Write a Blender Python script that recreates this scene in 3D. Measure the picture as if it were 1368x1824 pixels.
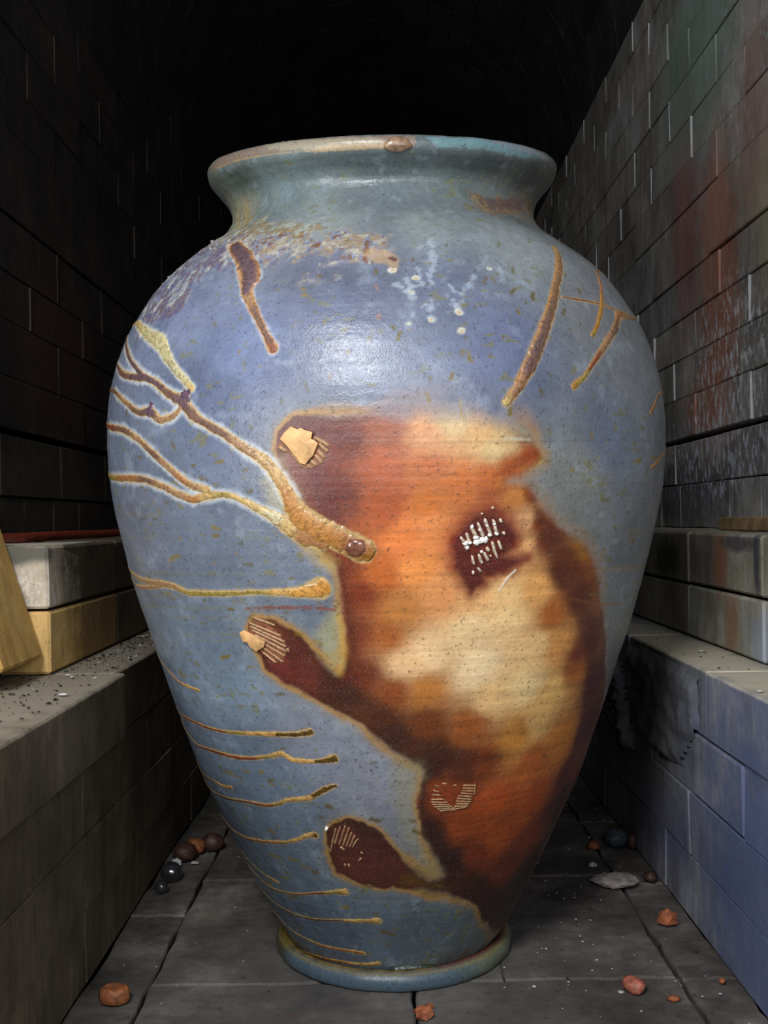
import bpy, bmesh, math, random
import numpy as np
from mathutils import Vector, Matrix, Euler
from mathutils.bvhtree import BVHTree
for o in list(bpy.data.objects): bpy.data.objects.remove(o)
C = bpy.context.scene.collection
IN = .0254
FPX = 1850.0
EYE = 15.75 * IN
# ------------------------------------------------------------------ camera
cd = bpy.data.cameras.new('camera'); cam = bpy.data.objects.new('camera', cd); C.objects.link(cam)
cd.sensor_fit = 'VERTICAL'; cd.sensor_height = 36; cd.lens = 36 * FPX / 1824
cd.clip_start = .01
R_cam = (Matrix.Rotation(math.atan(4 / FPX), 4, 'Z') @ Matrix.Rotation(math.radians(90) + math.atan(13 / FPX), 4, 'X')
         @ Matrix.Rotation(-.0157, 4, 'Z'))
cam.matrix_world = Matrix.Translation((0, 0, EYE)) @ R_cam
bpy.context.scene.camera = cam
# ------------------------------------------------------------------ world, lights, exposure
w = bpy.data.worlds.new('world'); bpy.context.scene.world = w; w.use_nodes = True
bg = w.node_tree.nodes['Background']; bg.inputs[0].default_value = (.78, .87, 1, 1); bg.inputs[1].default_value = .20
def area(name, loc, target, sx, sy, power, col):
    l = bpy.data.lights.new(name, 'AREA'); l.shape = 'RECTANGLE'; l.size = sx; l.size_y = sy; l.energy = power; l.color = col
    o = bpy.data.objects.new(name, l); C.objects.link(o); o.location = loc
    o.rotation_euler = (Vector(target) - Vector(loc)).to_track_quat('-Z', 'Y').to_euler(); return o
area('daylight_from_above', (-.26, -.20, 1.02), (-.02, .8, .46), .27, .25, 13.0, (.95, .97, 1))
area('daylight_from_side_door', (-.72, .02, .46), (-.1, .80, .42), .10, .42, 4.4, (1, .96, .90))
area('daylight_front_right', (.34, -.36, .68), (.12, 1.0, .34), .6, .45, 4.6, (.92, .95, 1))
vs = bpy.context.scene.view_settings
vs.view_transform = 'Standard'; vs.look = 'None'; vs.exposure = 0.0; vs.gamma = 1; vs.use_curve_mapping = False

# ------------------------------------------------------------------ helpers
def lin(c):
    return tuple(((x / 255) / 12.92 if x / 255 <= .04045 else ((x / 255 + .055) / 1.055) ** 2.4) for x in c)
def tag(o, label=None, cat=None, group=None, kind=None):
    if label: o['label'] = label
    if cat: o['category'] = cat
    if group: o['group'] = group
    if kind: o['kind'] = kind
    return o
def link(name, me, mat=None, parent=None, loc=None, rot=None):
    o = bpy.data.objects.new(name, me); C.objects.link(o)
    if mat is not None and me is not None and not me.materials: me.materials.append(mat)
    if parent: o.parent = parent
    if loc is not None: o.location = loc
    if rot is not None: o.rotation_euler = rot
    return o
def bm_mesh(name, bm, smooth=False):
    me = bpy.data.meshes.new(name); bm.normal_update(); bm.to_mesh(me); bm.free()
    if smooth: me.polygons.foreach_set('use_smooth', [True] * len(me.polygons))
    return me
rng = random.Random(7)
def ray(px, py):
    d = R_cam.to_3x3() @ Vector(((px - 684) / FPX, -(py - 912) / FPX, -1)); return d.normalized()
def at_z(px, py, z):
    d = ray(px, py); t = (z - EYE) / d.z; return Vector((0, 0, EYE)) + d * t
def empty(name, loc=(0, 0, 0)):
    o = bpy.data.objects.new(name, None); C.objects.link(o); o.location = loc; o.empty_display_size = .05; return o

# ------------------------------------------------------------------ materials
class NT:
    def __init__(s, name):
        s.m = bpy.data.materials.new(name); s.m.use_nodes = True; s.t = s.m.node_tree; s.b = s.t.nodes['Principled BSDF']
    def n(s, ty, **kw):
        x = s.t.nodes.new(ty)
        for k, v in kw.items(): setattr(x, k, v)
        return x
    def l(s, a, b): s.t.links.new(a, b)
    def coord(s): return s.n('ShaderNodeNewGeometry').outputs['Position']
    def mapping(s, src, scale, loc=(0, 0, 0)):
        m = s.n('ShaderNodeMapping'); m.inputs['Scale'].default_value = scale; m.inputs['Location'].default_value = loc; s.l(src, m.inputs[0]); return m.outputs[0]
    def noise(s, src, scale, detail=4, rough=.6, dist=0):
        x = s.n('ShaderNodeTexNoise'); x.inputs['Scale'].default_value = scale; x.inputs['Detail'].default_value = detail
        x.inputs['Roughness'].default_value = rough; x.inputs['Distortion'].default_value = dist
        if src: s.l(src, x.inputs['Vector'])
        return x.outputs['Fac']
    def ramp(s, src, stops):
        r = s.n('ShaderNodeValToRGB'); e = r.color_ramp.elements
        while len(e) < len(stops): e.new(.5)
        for i, (p, c) in enumerate(stops):
            e[i].position = p; e[i].color = (c, c, c, 1) if isinstance(c, (int, float)) else (*lin(c), 1)
        s.l(src, r.inputs[0]); return r.outputs[0]
    def mix(s, fac, a, b, mode='MIX'):
        x = s.n('ShaderNodeMix'); x.data_type = 'RGBA'; x.blend_type = mode
        for v, i in ((fac, 0), (a, 6), (b, 7)):
            if hasattr(v, 'links') or isinstance(v, bpy.types.NodeSocket): s.l(v, x.inputs[i])
            elif i == 0: x.inputs[0].default_value = v
            else: x.inputs[i].default_value = (*lin(v), 1)
        return x.outputs[2]
    def math(s, op, a, b=None):
        x = s.n('ShaderNodeMath', operation=op)
        for v, i in ((a, 0), (b, 1)):
            if v is None: continue
            if isinstance(v, bpy.types.NodeSocket): s.l(v, x.inputs[i])
            else: x.inputs[i].default_value = v
        return x.outputs[0]
    def bump(s, h, strength, dist, prev=None):
        x = s.n('ShaderNodeBump'); x.inputs['Strength'].default_value = strength; x.inputs['Distance'].default_value = dist
        s.l(h, x.inputs['Height'])
        if prev is not None: s.l(prev, x.inputs['Normal'])
        return x.outputs[0]
    def blob(s, pos, c, rad, nz=None, amt=.5):
        """soft patch, for stains and painted light alike, round a fixed spot; 1 inside, 0 outside, edge broken by noise"""
        v = s.n('ShaderNodeVectorMath', operation='SUBTRACT'); s.l(pos, v.inputs[0]); v.inputs[1].default_value = c
        d = s.n('ShaderNodeVectorMath', operation='DIVIDE'); s.l(v.outputs[0], d.inputs[0]); d.inputs[1].default_value = rad
        L = s.n('ShaderNodeVectorMath', operation='LENGTH'); s.l(d.outputs[0], L.inputs[0])
        x = L.outputs['Value']
        if nz is not None: x = s.math('ADD', x, s.math('MULTIPLY', s.math('SUBTRACT', nz, .5), amt * 2))
        mr = s.n('ShaderNodeMapRange', interpolation_type='SMOOTHSTEP'); s.l(x, mr.inputs[0])
        mr.inputs[1].default_value = 1; mr.inputs[2].default_value = .35; mr.inputs[3].default_value = 0; mr.inputs[4].default_value = 1
        return mr.outputs[0]
def brick_mat(name, dark, mid, light, stains_and_light=(), salts_and_sheen=(), rough=.85, bumpd=.002):
    t = NT(name); p = t.coord()
    n1 = t.noise(p, 9, 6, .65); n2 = t.noise(t.mapping(p, (60, 60, 18)), 1, 4, .6); n3 = t.noise(p, 260, 3, .7); n4 = t.noise(p, 35, 5, .7)
    col = t.ramp(n1, [(.3, dark), (.52, mid), (.75, light)])
    col = t.mix(t.ramp(n2, [(.35, 0.0), (.7, .55)]), col, t.mix(1.0, col, (150, 150, 150), 'MULTIPLY'))
    oi = t.n('ShaderNodeObjectInfo')
    col = t.mix(1.0, col, oi.outputs['Color'], 'MULTIPLY')
    for c, rad, rgb, k in stains_and_light:
        f = t.math('MULTIPLY', t.blob(p, c, rad, n4, .5), k); col = t.mix(f, col, rgb)
    for c, rad, rgb, th in salts_and_sheen:
        f = t.math('MULTIPLY', t.blob(p, c, rad, n1, .3), t.ramp(t.noise(t.mapping(p, (90, 90, 45)), 1, 6, .75), [(th, 0.0), (th + .12, 1.0)])); col = t.mix(f, col, rgb)
    # pits: small dark pores of the fired face
    v = t.n('ShaderNodeTexVoronoi'); v.inputs['Scale'].default_value = 190; t.l(p, v.inputs['Vector'])
    pit = t.ramp(v.outputs['Distance'], [(.08, 1.0), (.2, 0.0)])
    pit = t.math('MULTIPLY', pit, t.ramp(n4, [(.5, 0.0), (.62, 1.0)]))
    col = t.mix(t.math('MULTIPLY', pit, .6), col, (20, 18, 18))
    t.l(col, t.b.inputs['Base Color']); t.b.inputs['Roughness'].default_value = rough; t.b.inputs['Specular IOR Level'].default_value = .3
    h = t.math('ADD', t.math('MULTIPLY', n3, .25), t.math('SUBTRACT', n4, pit))
    t.l(t.bump(h, .55, bumpd), t.b.inputs['Normal']); return t.m
Z = lambda t: EYE + t * 18.75 * IN
WX = 18.75 * IN
M = {}
M['wall_right'] = brick_mat('right_wall_brick', (112, 106, 98), (148, 142, 134), (178, 176, 172),
    stains_and_light=[((WX, 58 * IN, Z(.68)), (.2, .12, .30), (168, 96, 68), .6), ((WX, 64 * IN, Z(1.0)), (.2, .10, .28), (140, 82, 74), .6),
            ((WX, 52 * IN, Z(1.05)), (.2, .08, .2), (136, 98, 88), .5), ((WX, 49 * IN, Z(.75)), (.2, .12, .14), (150, 142, 104), .5),
            ((WX, 61 * IN, Z(.35)), (.2, .12, .07), (160, 98, 72), .6), ((WX, 62 * IN, Z(1.45)), (.2, .28, .2), (112, 136, 122), .6),  # last patch: pale sheen of light near the wall top, painted in
            ((WX, 66 * IN, Z(.08)), (.2, .35, .08), (52, 54, 64), .7)],
    salts_and_sheen=[((WX, 57 * IN, Z(.42)), (.2, .24, .16), (215, 216, 220), .50), ((WX, 60 * IN, Z(.17)), (.2, .35, .1), (186, 190, 204), .50), ((WX, 52 * IN, Z(1.5)), (.2, .25, .3), (170, 195, 205), .58)])  # last patch: bluish light on the upper wall, put into the colour
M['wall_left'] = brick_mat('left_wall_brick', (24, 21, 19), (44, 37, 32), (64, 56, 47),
    stains_and_light=[((-WX, 60 * IN, Z(.5)), (.2, .25, .2), (66, 42, 30), .6), ((-WX, 58 * IN, Z(.1)), (.2, .3, .1), (72, 66, 54), .6)])
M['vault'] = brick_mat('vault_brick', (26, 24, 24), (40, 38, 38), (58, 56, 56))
M['ledge_right'] = brick_mat('right_ledge_brick', (98, 98, 102), (136, 138, 146), (166, 168, 172),  # bluish patches low on the front: sky light put into the brick colour
    stains_and_light=[((11.6 * IN, 30 * IN, EYE - 12 * IN), (.05, .34, .26), (80, 94, 136), .8), ((11.6 * IN, 44 * IN, EYE - 13 * IN), (.05, .12, .06), (84, 80, 118), .5), ((11.6 * IN, 46 * IN, EYE - 8 * IN), (.06, .12, .14), (112, 104, 96), .8), ((12.9 * IN, 42 * IN, EYE - 5.75 * IN), (.06, .6, .005), (206, 196, 170), .9)])  # last patch: dusty ledge top, with the strong light on it painted in
M['step_right'] = brick_mat('right_step_brick', (126, 120, 106), (168, 162, 144), (196, 196, 188),
    stains_and_light=[((14.2 * IN, 44.5 * IN, EYE - 2.2 * IN), (.1, .035, .05), (150, 96, 66), .8), ((14.2 * IN, 42 * IN, EYE - 1.2 * IN), (.1, .08, .012), (74, 62, 72), .8),
            ((14.2 * IN, 40 * IN, EYE - 2 * IN), (.1, .012, .05), (60, 60, 72), .8), ((14.2 * IN, 43 * IN, EYE - 4.5 * IN), (.1, .03, .05), (158, 108, 70), .6), ((14.2 * IN, 39 * IN, EYE - 5 * IN), (.1, .08, .05), (150, 160, 176), .8),
            ((14.2 * IN, 53 * IN, EYE - 2.2 * IN), (.1, .08, .04), (60, 56, 50), .8)])
M['ledge_left'] = brick_mat('left_ledge_brick', (80, 68, 52), (108, 95, 76), (136, 124, 102), stains_and_light=[((-12 * IN, 38 * IN, EYE - 5.75 * IN), (.09, .5, .005), (160, 150, 132), .8)])  # pale ledge top: dust, brightened further by light painted into the colour
M['fire_yellow'] = brick_mat('yellow_firebrick', (206, 164, 100), (228, 190, 124), (236, 208, 150), stains_and_light=[((-12.9 * IN, 48 * IN, EYE - 4.5 * IN), (.03, .19, .1), (112, 88, 56), .75)])  # patch darkens the side face
M['fire_white'] = brick_mat('stained_firebrick', (168, 154, 132), (216, 204, 184), (240, 232, 218),
    stains_and_light=[((-15 * IN, 39.5 * IN, EYE - 1.1 * IN), (.2, .03, .014), (92, 92, 84), .9), ((-12.9 * IN, 46.5 * IN, EYE - 2 * IN), (.03, .19, .1), (72, 60, 44), .95)], salts_and_sheen=[((-13 * IN, 39.5 * IN, EYE - 2.6 * IN), (.08, .05, .03), (232, 222, 205), .47)])  # second patch: side face darker than the end face
M['slab'] = brick_mat('kiln_floor_slab', (54, 50, 46), (100, 93, 87), (150, 144, 136),
    stains_and_light=[((0, .9, 0), (.3, .3, .1), (92, 90, 88), .4)], salts_and_sheen=[((.2, .95, 0), (.3, .4, .1), (185, 185, 190), .66)], rough=.8)
M['mortar_light'] = brick_mat('pale_joint_mortar', (150, 150, 150), (178, 180, 180), (205, 205, 200))
M['left_mortar'] = brick_mat('brown_joint_mortar', (44, 38, 30), (60, 52, 42), (78, 68, 54))
M['dark'] = brick_mat('dark_joint_fill', (16, 15, 14), (24, 22, 20), (34, 31, 29))

# ------------------------------------------------------------------ bricks
cache = {}
def brick_mesh(sx, sy, sz, var, bev=.0022, jit=.0012):
    key = (round(sx, 4), round(sy, 4), round(sz, 4), var, bev)
    if key in cache: return cache[key].copy() if False else cache[key]
    r = random.Random(hash(key) % 9999)
    bm = bmesh.new(); bmesh.ops.create_cube(bm, size=1)
    for v in bm.verts: v.co = Vector((v.co.x * sx + r.uniform(-1, 1) * jit, v.co.y * sy + r.uniform(-1, 1) * jit * .5, v.co.z * sz + r.uniform(-1, 1) * jit * .5))
    bmesh.ops.bevel(bm, geom=bm.edges[:], offset=bev, segments=1, affect='EDGES')
    me = bm_mesh('brick', bm); cache[key] = me; return me
def put_brick(parent, mat, x0, x1, y0, y1, z0, z1, tint=None, gap=.0012, var=None, bev=.0022, name='brick', dx=0):
    sx, sy, sz = x1 - x0, y1 - y0 - 2 * gap, z1 - z0 - 2 * gap
    me = brick_mesh(sx, sy, sz, rng.randrange(3) if var is None else var, bev)
    key = (me.name, mat.name)
    if me.materials and me.materials[0] != mat:
        k2 = ('m',) + key
        if k2 not in cache: m2 = me.copy(); m2.materials.clear(); m2.materials.append(mat); cache[k2] = m2
        me = cache[k2]
    o = link(name, me, mat, parent, ((x0 + x1) / 2 + dx, (y0 + y1) / 2, (z0 + z1) / 2))
    if tint is None:
        k = rng.uniform(.78, 1.12); h = rng.uniform(-.05, .05); tint = (k + h, k, k - h)
    o.color = (*tint, 1); return o
def plain_box(x0, x1, y0, y1, z0, z1, bm=None):
    own = bm is None
    if own: bm = bmesh.new()
    r = bmesh.ops.create_cube(bm, size=1)
    for v in r['verts']: v.co = Vector(((x0 + x1) / 2 + v.co.x * (x1 - x0), (y0 + y1) / 2 + v.co.y * (y1 - y0), (z0 + z1) / 2 + v.co.z * (z1 - z0)))
    return bm
YEND = 5.6
def build_wall(side, ts, mat, header_course, tall, mortar_every):
    s = 1 if side == 'right' else -1
    x0, x1 = (WX, WX + 4.5 * IN) if s > 0 else (-WX - 4.5 * IN, -WX)
    bx = (WX + 4.4 * IN, WX + 6 * IN) if s > 0 else (-WX - 6 * IN, -WX - 4.4 * IN)
    YS = .42 if s > 0 else .99
    bm = plain_box(bx[0], bx[1], YS, YEND, 0, Z(1.945))
    # behind the bench the wall is plain backing
    xin = (WX + .001, WX + 4.5 * IN) if s > 0 else (-WX - 4.5 * IN, -WX - .001)
    plain_box(xin[0], xin[1], YS, YEND, 0, Z(ts[0]) - .002, bm)
    wall = link('wall_' + side, bm_mesh('wall', bm), M['dark']); tag(wall, kind='structure')
    mb = bmesh.new(); fb = bmesh.new()
    for ci in range(len(ts) - 1):
        a, b = Z(ts[ci]), Z(ts[ci + 1]); L = 9.4 * IN
        if ci == header_course: L = 4.7 * IN
        if ci == tall: L = 12.9 * IN
        ph = (66 if ci == header_course else 59.3 if ci == tall else (62.5 if ci % 2 == 0 else 57.7)) * IN + (0 if s > 0 else .05)
        y = ph - math.ceil((ph + .3) / L) * L
        gap = .0007 if s > 0 else .0007
        course_dx = rng.uniform(-.0012, .0012)
        while y < 3.3:
            dx = course_dx + rng.uniform(-.0014, .0014)
            top = b - (.007 if abs(ts[ci + 1] - .255) < .001 else 0)
            if y > (.40 if s > 0 else .80): put_brick(wall, mat, x0, x1, y, y + L, a, top, gap=gap, dx=dx, bev=.0014)
            if rng.random() < mortar_every and y > (.4 if s > 0 else 1.0):
                fx = (x0 + .0005, x0 + .03) if s > 0 else (x1 - .03, x1 - .0005)
                plain_box(fx[0] - (.002 if s>0 else 0), fx[1] + (0 if s>0 else .002), y - gap * .95, y + gap * .95, a + gap + .001, top - gap - .001, mb)
            y += L
        while y < YEND:
            plain_box(x0, x1, y + gap, y + L - gap, a + gap, b - gap, fb); y += L
    link('mortar', bm_mesh('mortar', mb), M['mortar_light'] if s > 0 else M['left_mortar'], wall)['kind'] = 'stuff'
    link('far_brickwork', bm_mesh('far', fb), mat, wall)['kind'] = 'stuff'
    return wall
TS_R = [-.045, .10, .255, .39, .522, .655, .79, 1.0, 1.145, 1.285, 1.43, 1.57, 1.70, 1.825, 1.945]
TS_L = [-.06, .075, .255, .395, .545, .675, .83, 1.065, 1.205, 1.345, 1.505, 1.65, 1.79, 1.945]
build_wall('right', TS_R, M['wall_right'], 0, 6, .62)
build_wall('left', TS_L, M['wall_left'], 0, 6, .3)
# end wall, deep in the dark
bm = plain_box(-.75, .75, YEND, YEND + .12, 0, Z(3.1))
wb = link('wall_back', bm_mesh('wall_back', bm), M['vault']); tag(wb, kind='structure')
bm = bmesh.new()
for k in range(30):
    for j in range(5):
        y0 = -.62 + j * .24 + (k % 2) * .12
        plain_box(y0 + .002, y0 + .236, YEND - .03, YEND - .001, k * .0635 + .002, (k + 1) * .0635 - .002, bm)
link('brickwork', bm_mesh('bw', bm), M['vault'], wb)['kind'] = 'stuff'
# vault: barrel arch over the two walls, voussoir by voussoir
bm = bmesh.new(); n = 26; Rv = WX; zc = Z(1.945)
for k in range(n):
    a0, a1 = math.pi * k / n, math.pi * (k + 1) / n
    vs_ = [bm.verts.new((math.cos(a) * r, y, zc + math.sin(a) * r)) for y in (1.35, YEND + .1) for a, r in ((a0, Rv + .11), (a1, Rv + .11), (a1, Rv + .15), (a0, Rv + .15))]
    for f in ((0, 1, 2, 3), (7, 6, 5, 4), (0, 4, 5, 1), (1, 5, 6, 2), (2, 6, 7, 3), (3, 7, 4, 0)): bm.faces.new([vs_[i] for i in f])
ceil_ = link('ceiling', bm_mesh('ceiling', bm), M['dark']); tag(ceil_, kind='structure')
nv = 22; Lb = 9.4 * IN
vm = None
def voussoir():
    bm = bmesh.new(); h = math.pi / nv / 2 * .985
    vv = [bm.verts.new((math.sin(a) * r, y, math.cos(a) * r)) for y in (-Lb / 2 + .0015, Lb / 2 - .0015) for a, r in ((-h, Rv), (h, Rv), (h, Rv + .112), (-h, Rv + .112))]
    for f in ((3, 2, 1, 0), (4, 5, 6, 7), (1, 5, 4, 0), (2, 6, 5, 1), (3, 7, 6, 2), (0, 4, 7, 3)): bm.faces.new([vv[i] for i in f])
    bmesh.ops.bevel(bm, geom=bm.edges[:], offset=.002, segments=1, affect='EDGES')
    bmesh.ops.recalc_face_normals(bm, faces=bm.faces[:]); return bm_mesh('brick', bm)
vm = voussoir(); fb = bmesh.new()
for k in range(nv):
    a = math.pi / 2 - math.pi * (k + .5) / nv
    for j in range(18):
        y = 1.35 + Lb / 2 + j * Lb - (k % 2) * Lb / 2 * (1 if j else 0)
        if y + Lb / 2 > YEND: continue
        if j < 10 and not (j == 0 and k % 2 and False):
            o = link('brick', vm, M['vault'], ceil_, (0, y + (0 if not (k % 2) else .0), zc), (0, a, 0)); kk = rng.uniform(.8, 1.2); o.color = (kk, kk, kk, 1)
        else:
            tmp = vm.copy(); tmp.transform(Matrix.Translation((0, y, zc)) @ Matrix.Rotation(a, 4, 'Y')); fb.from_mesh(tmp); bpy.data.meshes.remove(tmp)
link('far_brickwork', bm_mesh('far', fb), M['vault'], ceil_)['kind'] = 'stuff'

# ------------------------------------------------------------------ floor of fired slabs
bm = plain_box(-.62, .62, -.35, YEND, -.12, -.045)
floor = link('floor', bm_mesh('floor', bm), M['dark']); tag(floor, kind='structure')
def slab(x0, x1, y0, y1, dz=0, skew=(0, 0, 0, 0), rough=.0024):
    g = .0016; x0 += g; x1 -= g; y0 += g; y1 -= g
    pts = []
    cs = [(x0 + skew[0], y0), (x1 + skew[1], y0), (x1 + skew[2], y1), (x0 + skew[3], y1)]
    for i in range(4):
        a, b = Vector(cs[i]), Vector(cs[(i + 1) % 4]); m = 8
        for k in range(m):
            p = a.lerp(b, k / m); q = 1 if k else .6
            pts.append(p + Vector((rng.uniform(-1, 1) * rough * q, rng.uniform(-1, 1) * rough * q)))
    bm = bmesh.new(); c = sum(pts, Vector((0, 0))) / len(pts)
    lo = [bm.verts.new((p.x, p.y, -.045)) for p in pts]; mid = [bm.verts.new((p.x, p.y, dz - .002)) for p in pts]
    hi = [bm.verts.new((*(p + (c - p).normalized() * .0022), dz)) for p in pts]
    for A, B in ((lo, mid), (mid, hi)):
        for i in range(len(pts)): bm.faces.new((A[i], A[(i + 1) % len(pts)], B[(i + 1) % len(pts)], B[i]))
    bm.faces.new(hi); bm.faces.new(lo[::-1])
    o = link('floor_slab', bm_mesh('slab', bm), M['slab'], floor); k = rng.uniform(.9, 1.08); o.color = (k, k, k * rng.uniform(.95, 1.05), 1)
XL, XR = -8.35 * IN, 9.75 * IN
ys = [16.5, 26, 35.5, 45.7, 53.9, 63, 72.5, 82, 91.5, 101]
splits = {1: .7, 2: 3.8, 3: None, 4: None, 5: 1, 6: -2, 7: 2, 8: 0, 0: -1}
for i in range(len(ys) - 1):
    a, b = ys[i] * IN, ys[i + 1] * IN; sp = splits.get(i)
    cuts = [XL, XR] if sp is None else [XL, sp * IN, XR]
    for j in range(len(cuts) - 1): slab(cuts[j], cuts[j + 1], a, b, rng.uniform(-.0006, .0006))
yl = 14
while yl < 100:
    slab(-10.6 * IN, XL, yl * IN, (yl + 9.3) * IN, -.0015); yl += 9.3
yl = 17.2 - 9.3
while yl < 100:
    slab(XR, 11.8 * IN, yl * IN, (yl + 9.2) * IN, -.002); yl += 9.2
fb = bmesh.new()
y = 101 * IN
while y < YEND:
    plain_box(-10.6 * IN, 0, y + .002, y + .24, -.045, 0, fb); plain_box(.003, 11.8 * IN, y + .002, y + .24, -.045, 0, fb); y += .242
plain_box(-10.6 * IN, 11.8 * IN, -.35, 7.6 * IN, -.045, -.002, fb)
link('far_brickwork', bm_mesh('far', fb), M['slab'], floor)['kind'] = 'stuff'

# ------------------------------------------------------------------ brick benches along both walls
def joints(phase, L, lo, hi):
    y = phase - math.ceil((phase - lo) / L) * L; out = []
    while y < hi: out.append((y, y + L)); y += L
    return out
def bench(side):
    s = 1 if side == 'right' else -1
    root = empty('brick_bench', (s * 14.5 * IN, 1.2, 0))
    tag(root, 'grey two-step brick bench along the right kiln wall, bluish at its front' if s > 0 else 'tan and brown two-step brick bench along the dark left kiln wall', 'bench')
    inv = Vector(root.location)
    def pb(*a, **k):
        o = put_brick(None, *a, **k); o.parent = root; o.location = Vector(o.location) - inv; return o
    XF = (11.6 if s > 0 else 10.5) * IN; XS = (14.2 if s > 0 else 12.9) * IN
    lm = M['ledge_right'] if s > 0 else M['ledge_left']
    for c in range(4):
        z0 = EYE - (15.75 - 2.5 * c) * IN; z1 = z0 + 2.5 * IN; top = c == 3
        z0 = max(z0, .0002)
        L = 12 * IN if s > 0 else (13.4 if top else 9.6) * IN
        ph = [38.1 - 6, 40.5, 34.2, 38.1][c] * IN if s > 0 else [35.6, 40, 35.6, 40][c] * IN
        for (a, b) in joints(ph, L, .42, 2.7):
            if s < 0 and top and b <= 40.01 * IN:   # near block stands a little proud
                xa, xb = -15 * IN, -10.2 * IN
            else: xa, xb = (XF, XF + 4.5 * IN) if s > 0 else (-XF - 4.5 * IN, -XF)
            tint = None
            if s > 0 and c == 2 and abs(b - 46.2 * IN) < .03: tint = None
            if s > 0 and c == 2 and abs(a - 34.2 * IN) < .01:
                pb(lm, xa, xb, a, 39.9 * IN, z0, z1, tint=(1.28, 1.24, 1.16)); a = 39.9 * IN
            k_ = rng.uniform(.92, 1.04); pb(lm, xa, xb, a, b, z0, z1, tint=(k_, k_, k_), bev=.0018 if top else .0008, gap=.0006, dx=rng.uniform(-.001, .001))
    # step of two courses
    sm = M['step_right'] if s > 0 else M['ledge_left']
    for c in range(2):
        z0 = EYE - (5.75 - 2.5 * c) * IN; z1 = z0 + 2.48 * IN
        if s > 0:
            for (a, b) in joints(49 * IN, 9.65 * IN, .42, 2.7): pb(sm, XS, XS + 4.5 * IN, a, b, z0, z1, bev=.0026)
        else:
            a = 39.5 * IN
            o = pb(M['fire_yellow'] if c == 0 else M['fire_white'], -XS - 5.6 * IN, -XS, a, a + 9.9 * IN, z0, z1, tint=(1.12, 1.1, 1.05), bev=.0026)
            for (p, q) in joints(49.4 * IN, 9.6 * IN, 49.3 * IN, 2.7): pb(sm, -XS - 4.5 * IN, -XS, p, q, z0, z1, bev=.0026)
    bm = bmesh.new()
    xa, xb = (XF + 4.55 * IN, WX - .002) if s > 0 else (-WX + .002, -XF - 4.6 * IN)
    plain_box(xa, xb, .47 if s > 0 else .72, YEND - .04, .0005, EYE - 5.8 * IN, bm)
    f = (lambda a: a) if s > 0 else (lambda a: -a)
    def fbx(a, b, *r): plain_box(min(f(a), f(b)), max(f(a), f(b)), *r, bm)
    fbx(XF, XF + 4.5 * IN, 2.72, YEND - .04, .0005, EYE - 5.75 * IN)
    fbx(XS, XS + 4.4 * IN, 2.72, YEND - .04, EYE - 5.75 * IN, EYE - .8 * IN)
    o = link('rubble_fill', bm_mesh('fill', bm), M['dark'], root); o.location = -inv; o['kind'] = 'stuff'
    return root, inv
bench_r, inv_r = bench('right'); bench_l, inv_l = bench('left')
# flaked clay render on the right bench front, beside the jar
def lumpy_patch(name, poly, X, depth, mat, parent, inv, seed, scale=60, res=26, edge=.012):
    """poly in (y,z) on the plane x=X, facing -x; relief grows from the edge inwards"""
    ys_ = [p[0] for p in poly]; zs_ = [p[1] for p in poly]; bm = bmesh.new(); r = np.random.RandomState(seed); G = r.rand(64, 64)
    def nz(u, v):
        u *= scale; v *= scale; i, j = int(math.floor(u)), int(math.floor(v)); a, b = u - i, v - j; a = a * a * (3 - 2 * a); b = b * b * (3 - 2 * b)
        g = lambda p, q: G[p % 64][q % 64]
        return (g(i, j) * (1 - a) + g(i + 1, j) * a) * (1 - b) + (g(i, j + 1) * (1 - a) + g(i + 1, j + 1) * a) * b
    def sd(y, z):
        ins = False; d = 9
        for k in range(len(poly)):
            (x1, y1), (x2, y2) = poly[k], poly[(k + 1) % len(poly)]
            if (y1 > z) != (y2 > z) and y < (x2 - x1) * (z - y1) / (y2 - y1) + x1: ins = not ins
            t = max(0, min(1, ((y - x1) * (x2 - x1) + (z - y1) * (y2 - y1)) / ((x2 - x1) ** 2 + (y2 - y1) ** 2)))
            d = min(d, math.hypot(y - x1 - t * (x2 - x1), z - y1 - t * (y2 - y1)))
        return d if ins else -d
    y0, y1, z0, z1 = min(ys_), max(ys_), min(zs_), max(zs_); V = {}
    for i in range(res + 1):
        for j in range(res + 1):
            y = y0 + (y1 - y0) * i / res; z = z0 + (z1 - z0) * j / res
            d = sd(y, z) + (nz(y * 1.3, z * 1.3) - .5) * .008
            h = min(1, max(0, d / edge)) * depth * (.55 + .6 * nz(y * 2, z * 2) + .4 * nz(y * 5, z * 5))
            if d > -.002: V[i, j] = bm.verts.new((X - max(h, -.001), y, z))
    for i in range(res):
        for j in range(res):
            q = [(i, j), (i, j + 1), (i + 1, j + 1), (i + 1, j)]
            if all(k in V for k in q): bm.faces.new([V[k] for k in q])
    o = link(name, bm_mesh(name, bm, True), mat, parent); o.location = -inv; return o
XFR = 11.6 * IN
def on_x(px, py, X):
    d = ray(px, py); t = X / d.x; p = Vector((0, 0, EYE)) + d * t; return (p.y, p.z)
lumpy_patch('clay_render', [on_x(*p, XFR) for p in ((1118, 1140), (1168, 1165), (1250, 1205), (1245, 1300), (1215, 1370), (1150, 1330), (1134, 1290), (1133, 1235), (1150, 1222), (1120, 1200))], XFR + .001, .006, M['ledge_right'], bench_r, inv_r, 3, 40, 30).color = (.84, .82, .80, 1)
lumpy_patch('flaked_clay', [on_x(*p, XFR) for p in ((1092, 1160), (1112, 1180), (1122, 1260), (1135, 1340), (1115, 1335), (1098, 1290), (1080, 1265), (1084, 1200))], XFR + .001, .013, M['ledge_right'], bench_r, inv_r, 5, 110, 44, .008).color = (.42, .40, .38, 1)

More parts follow.
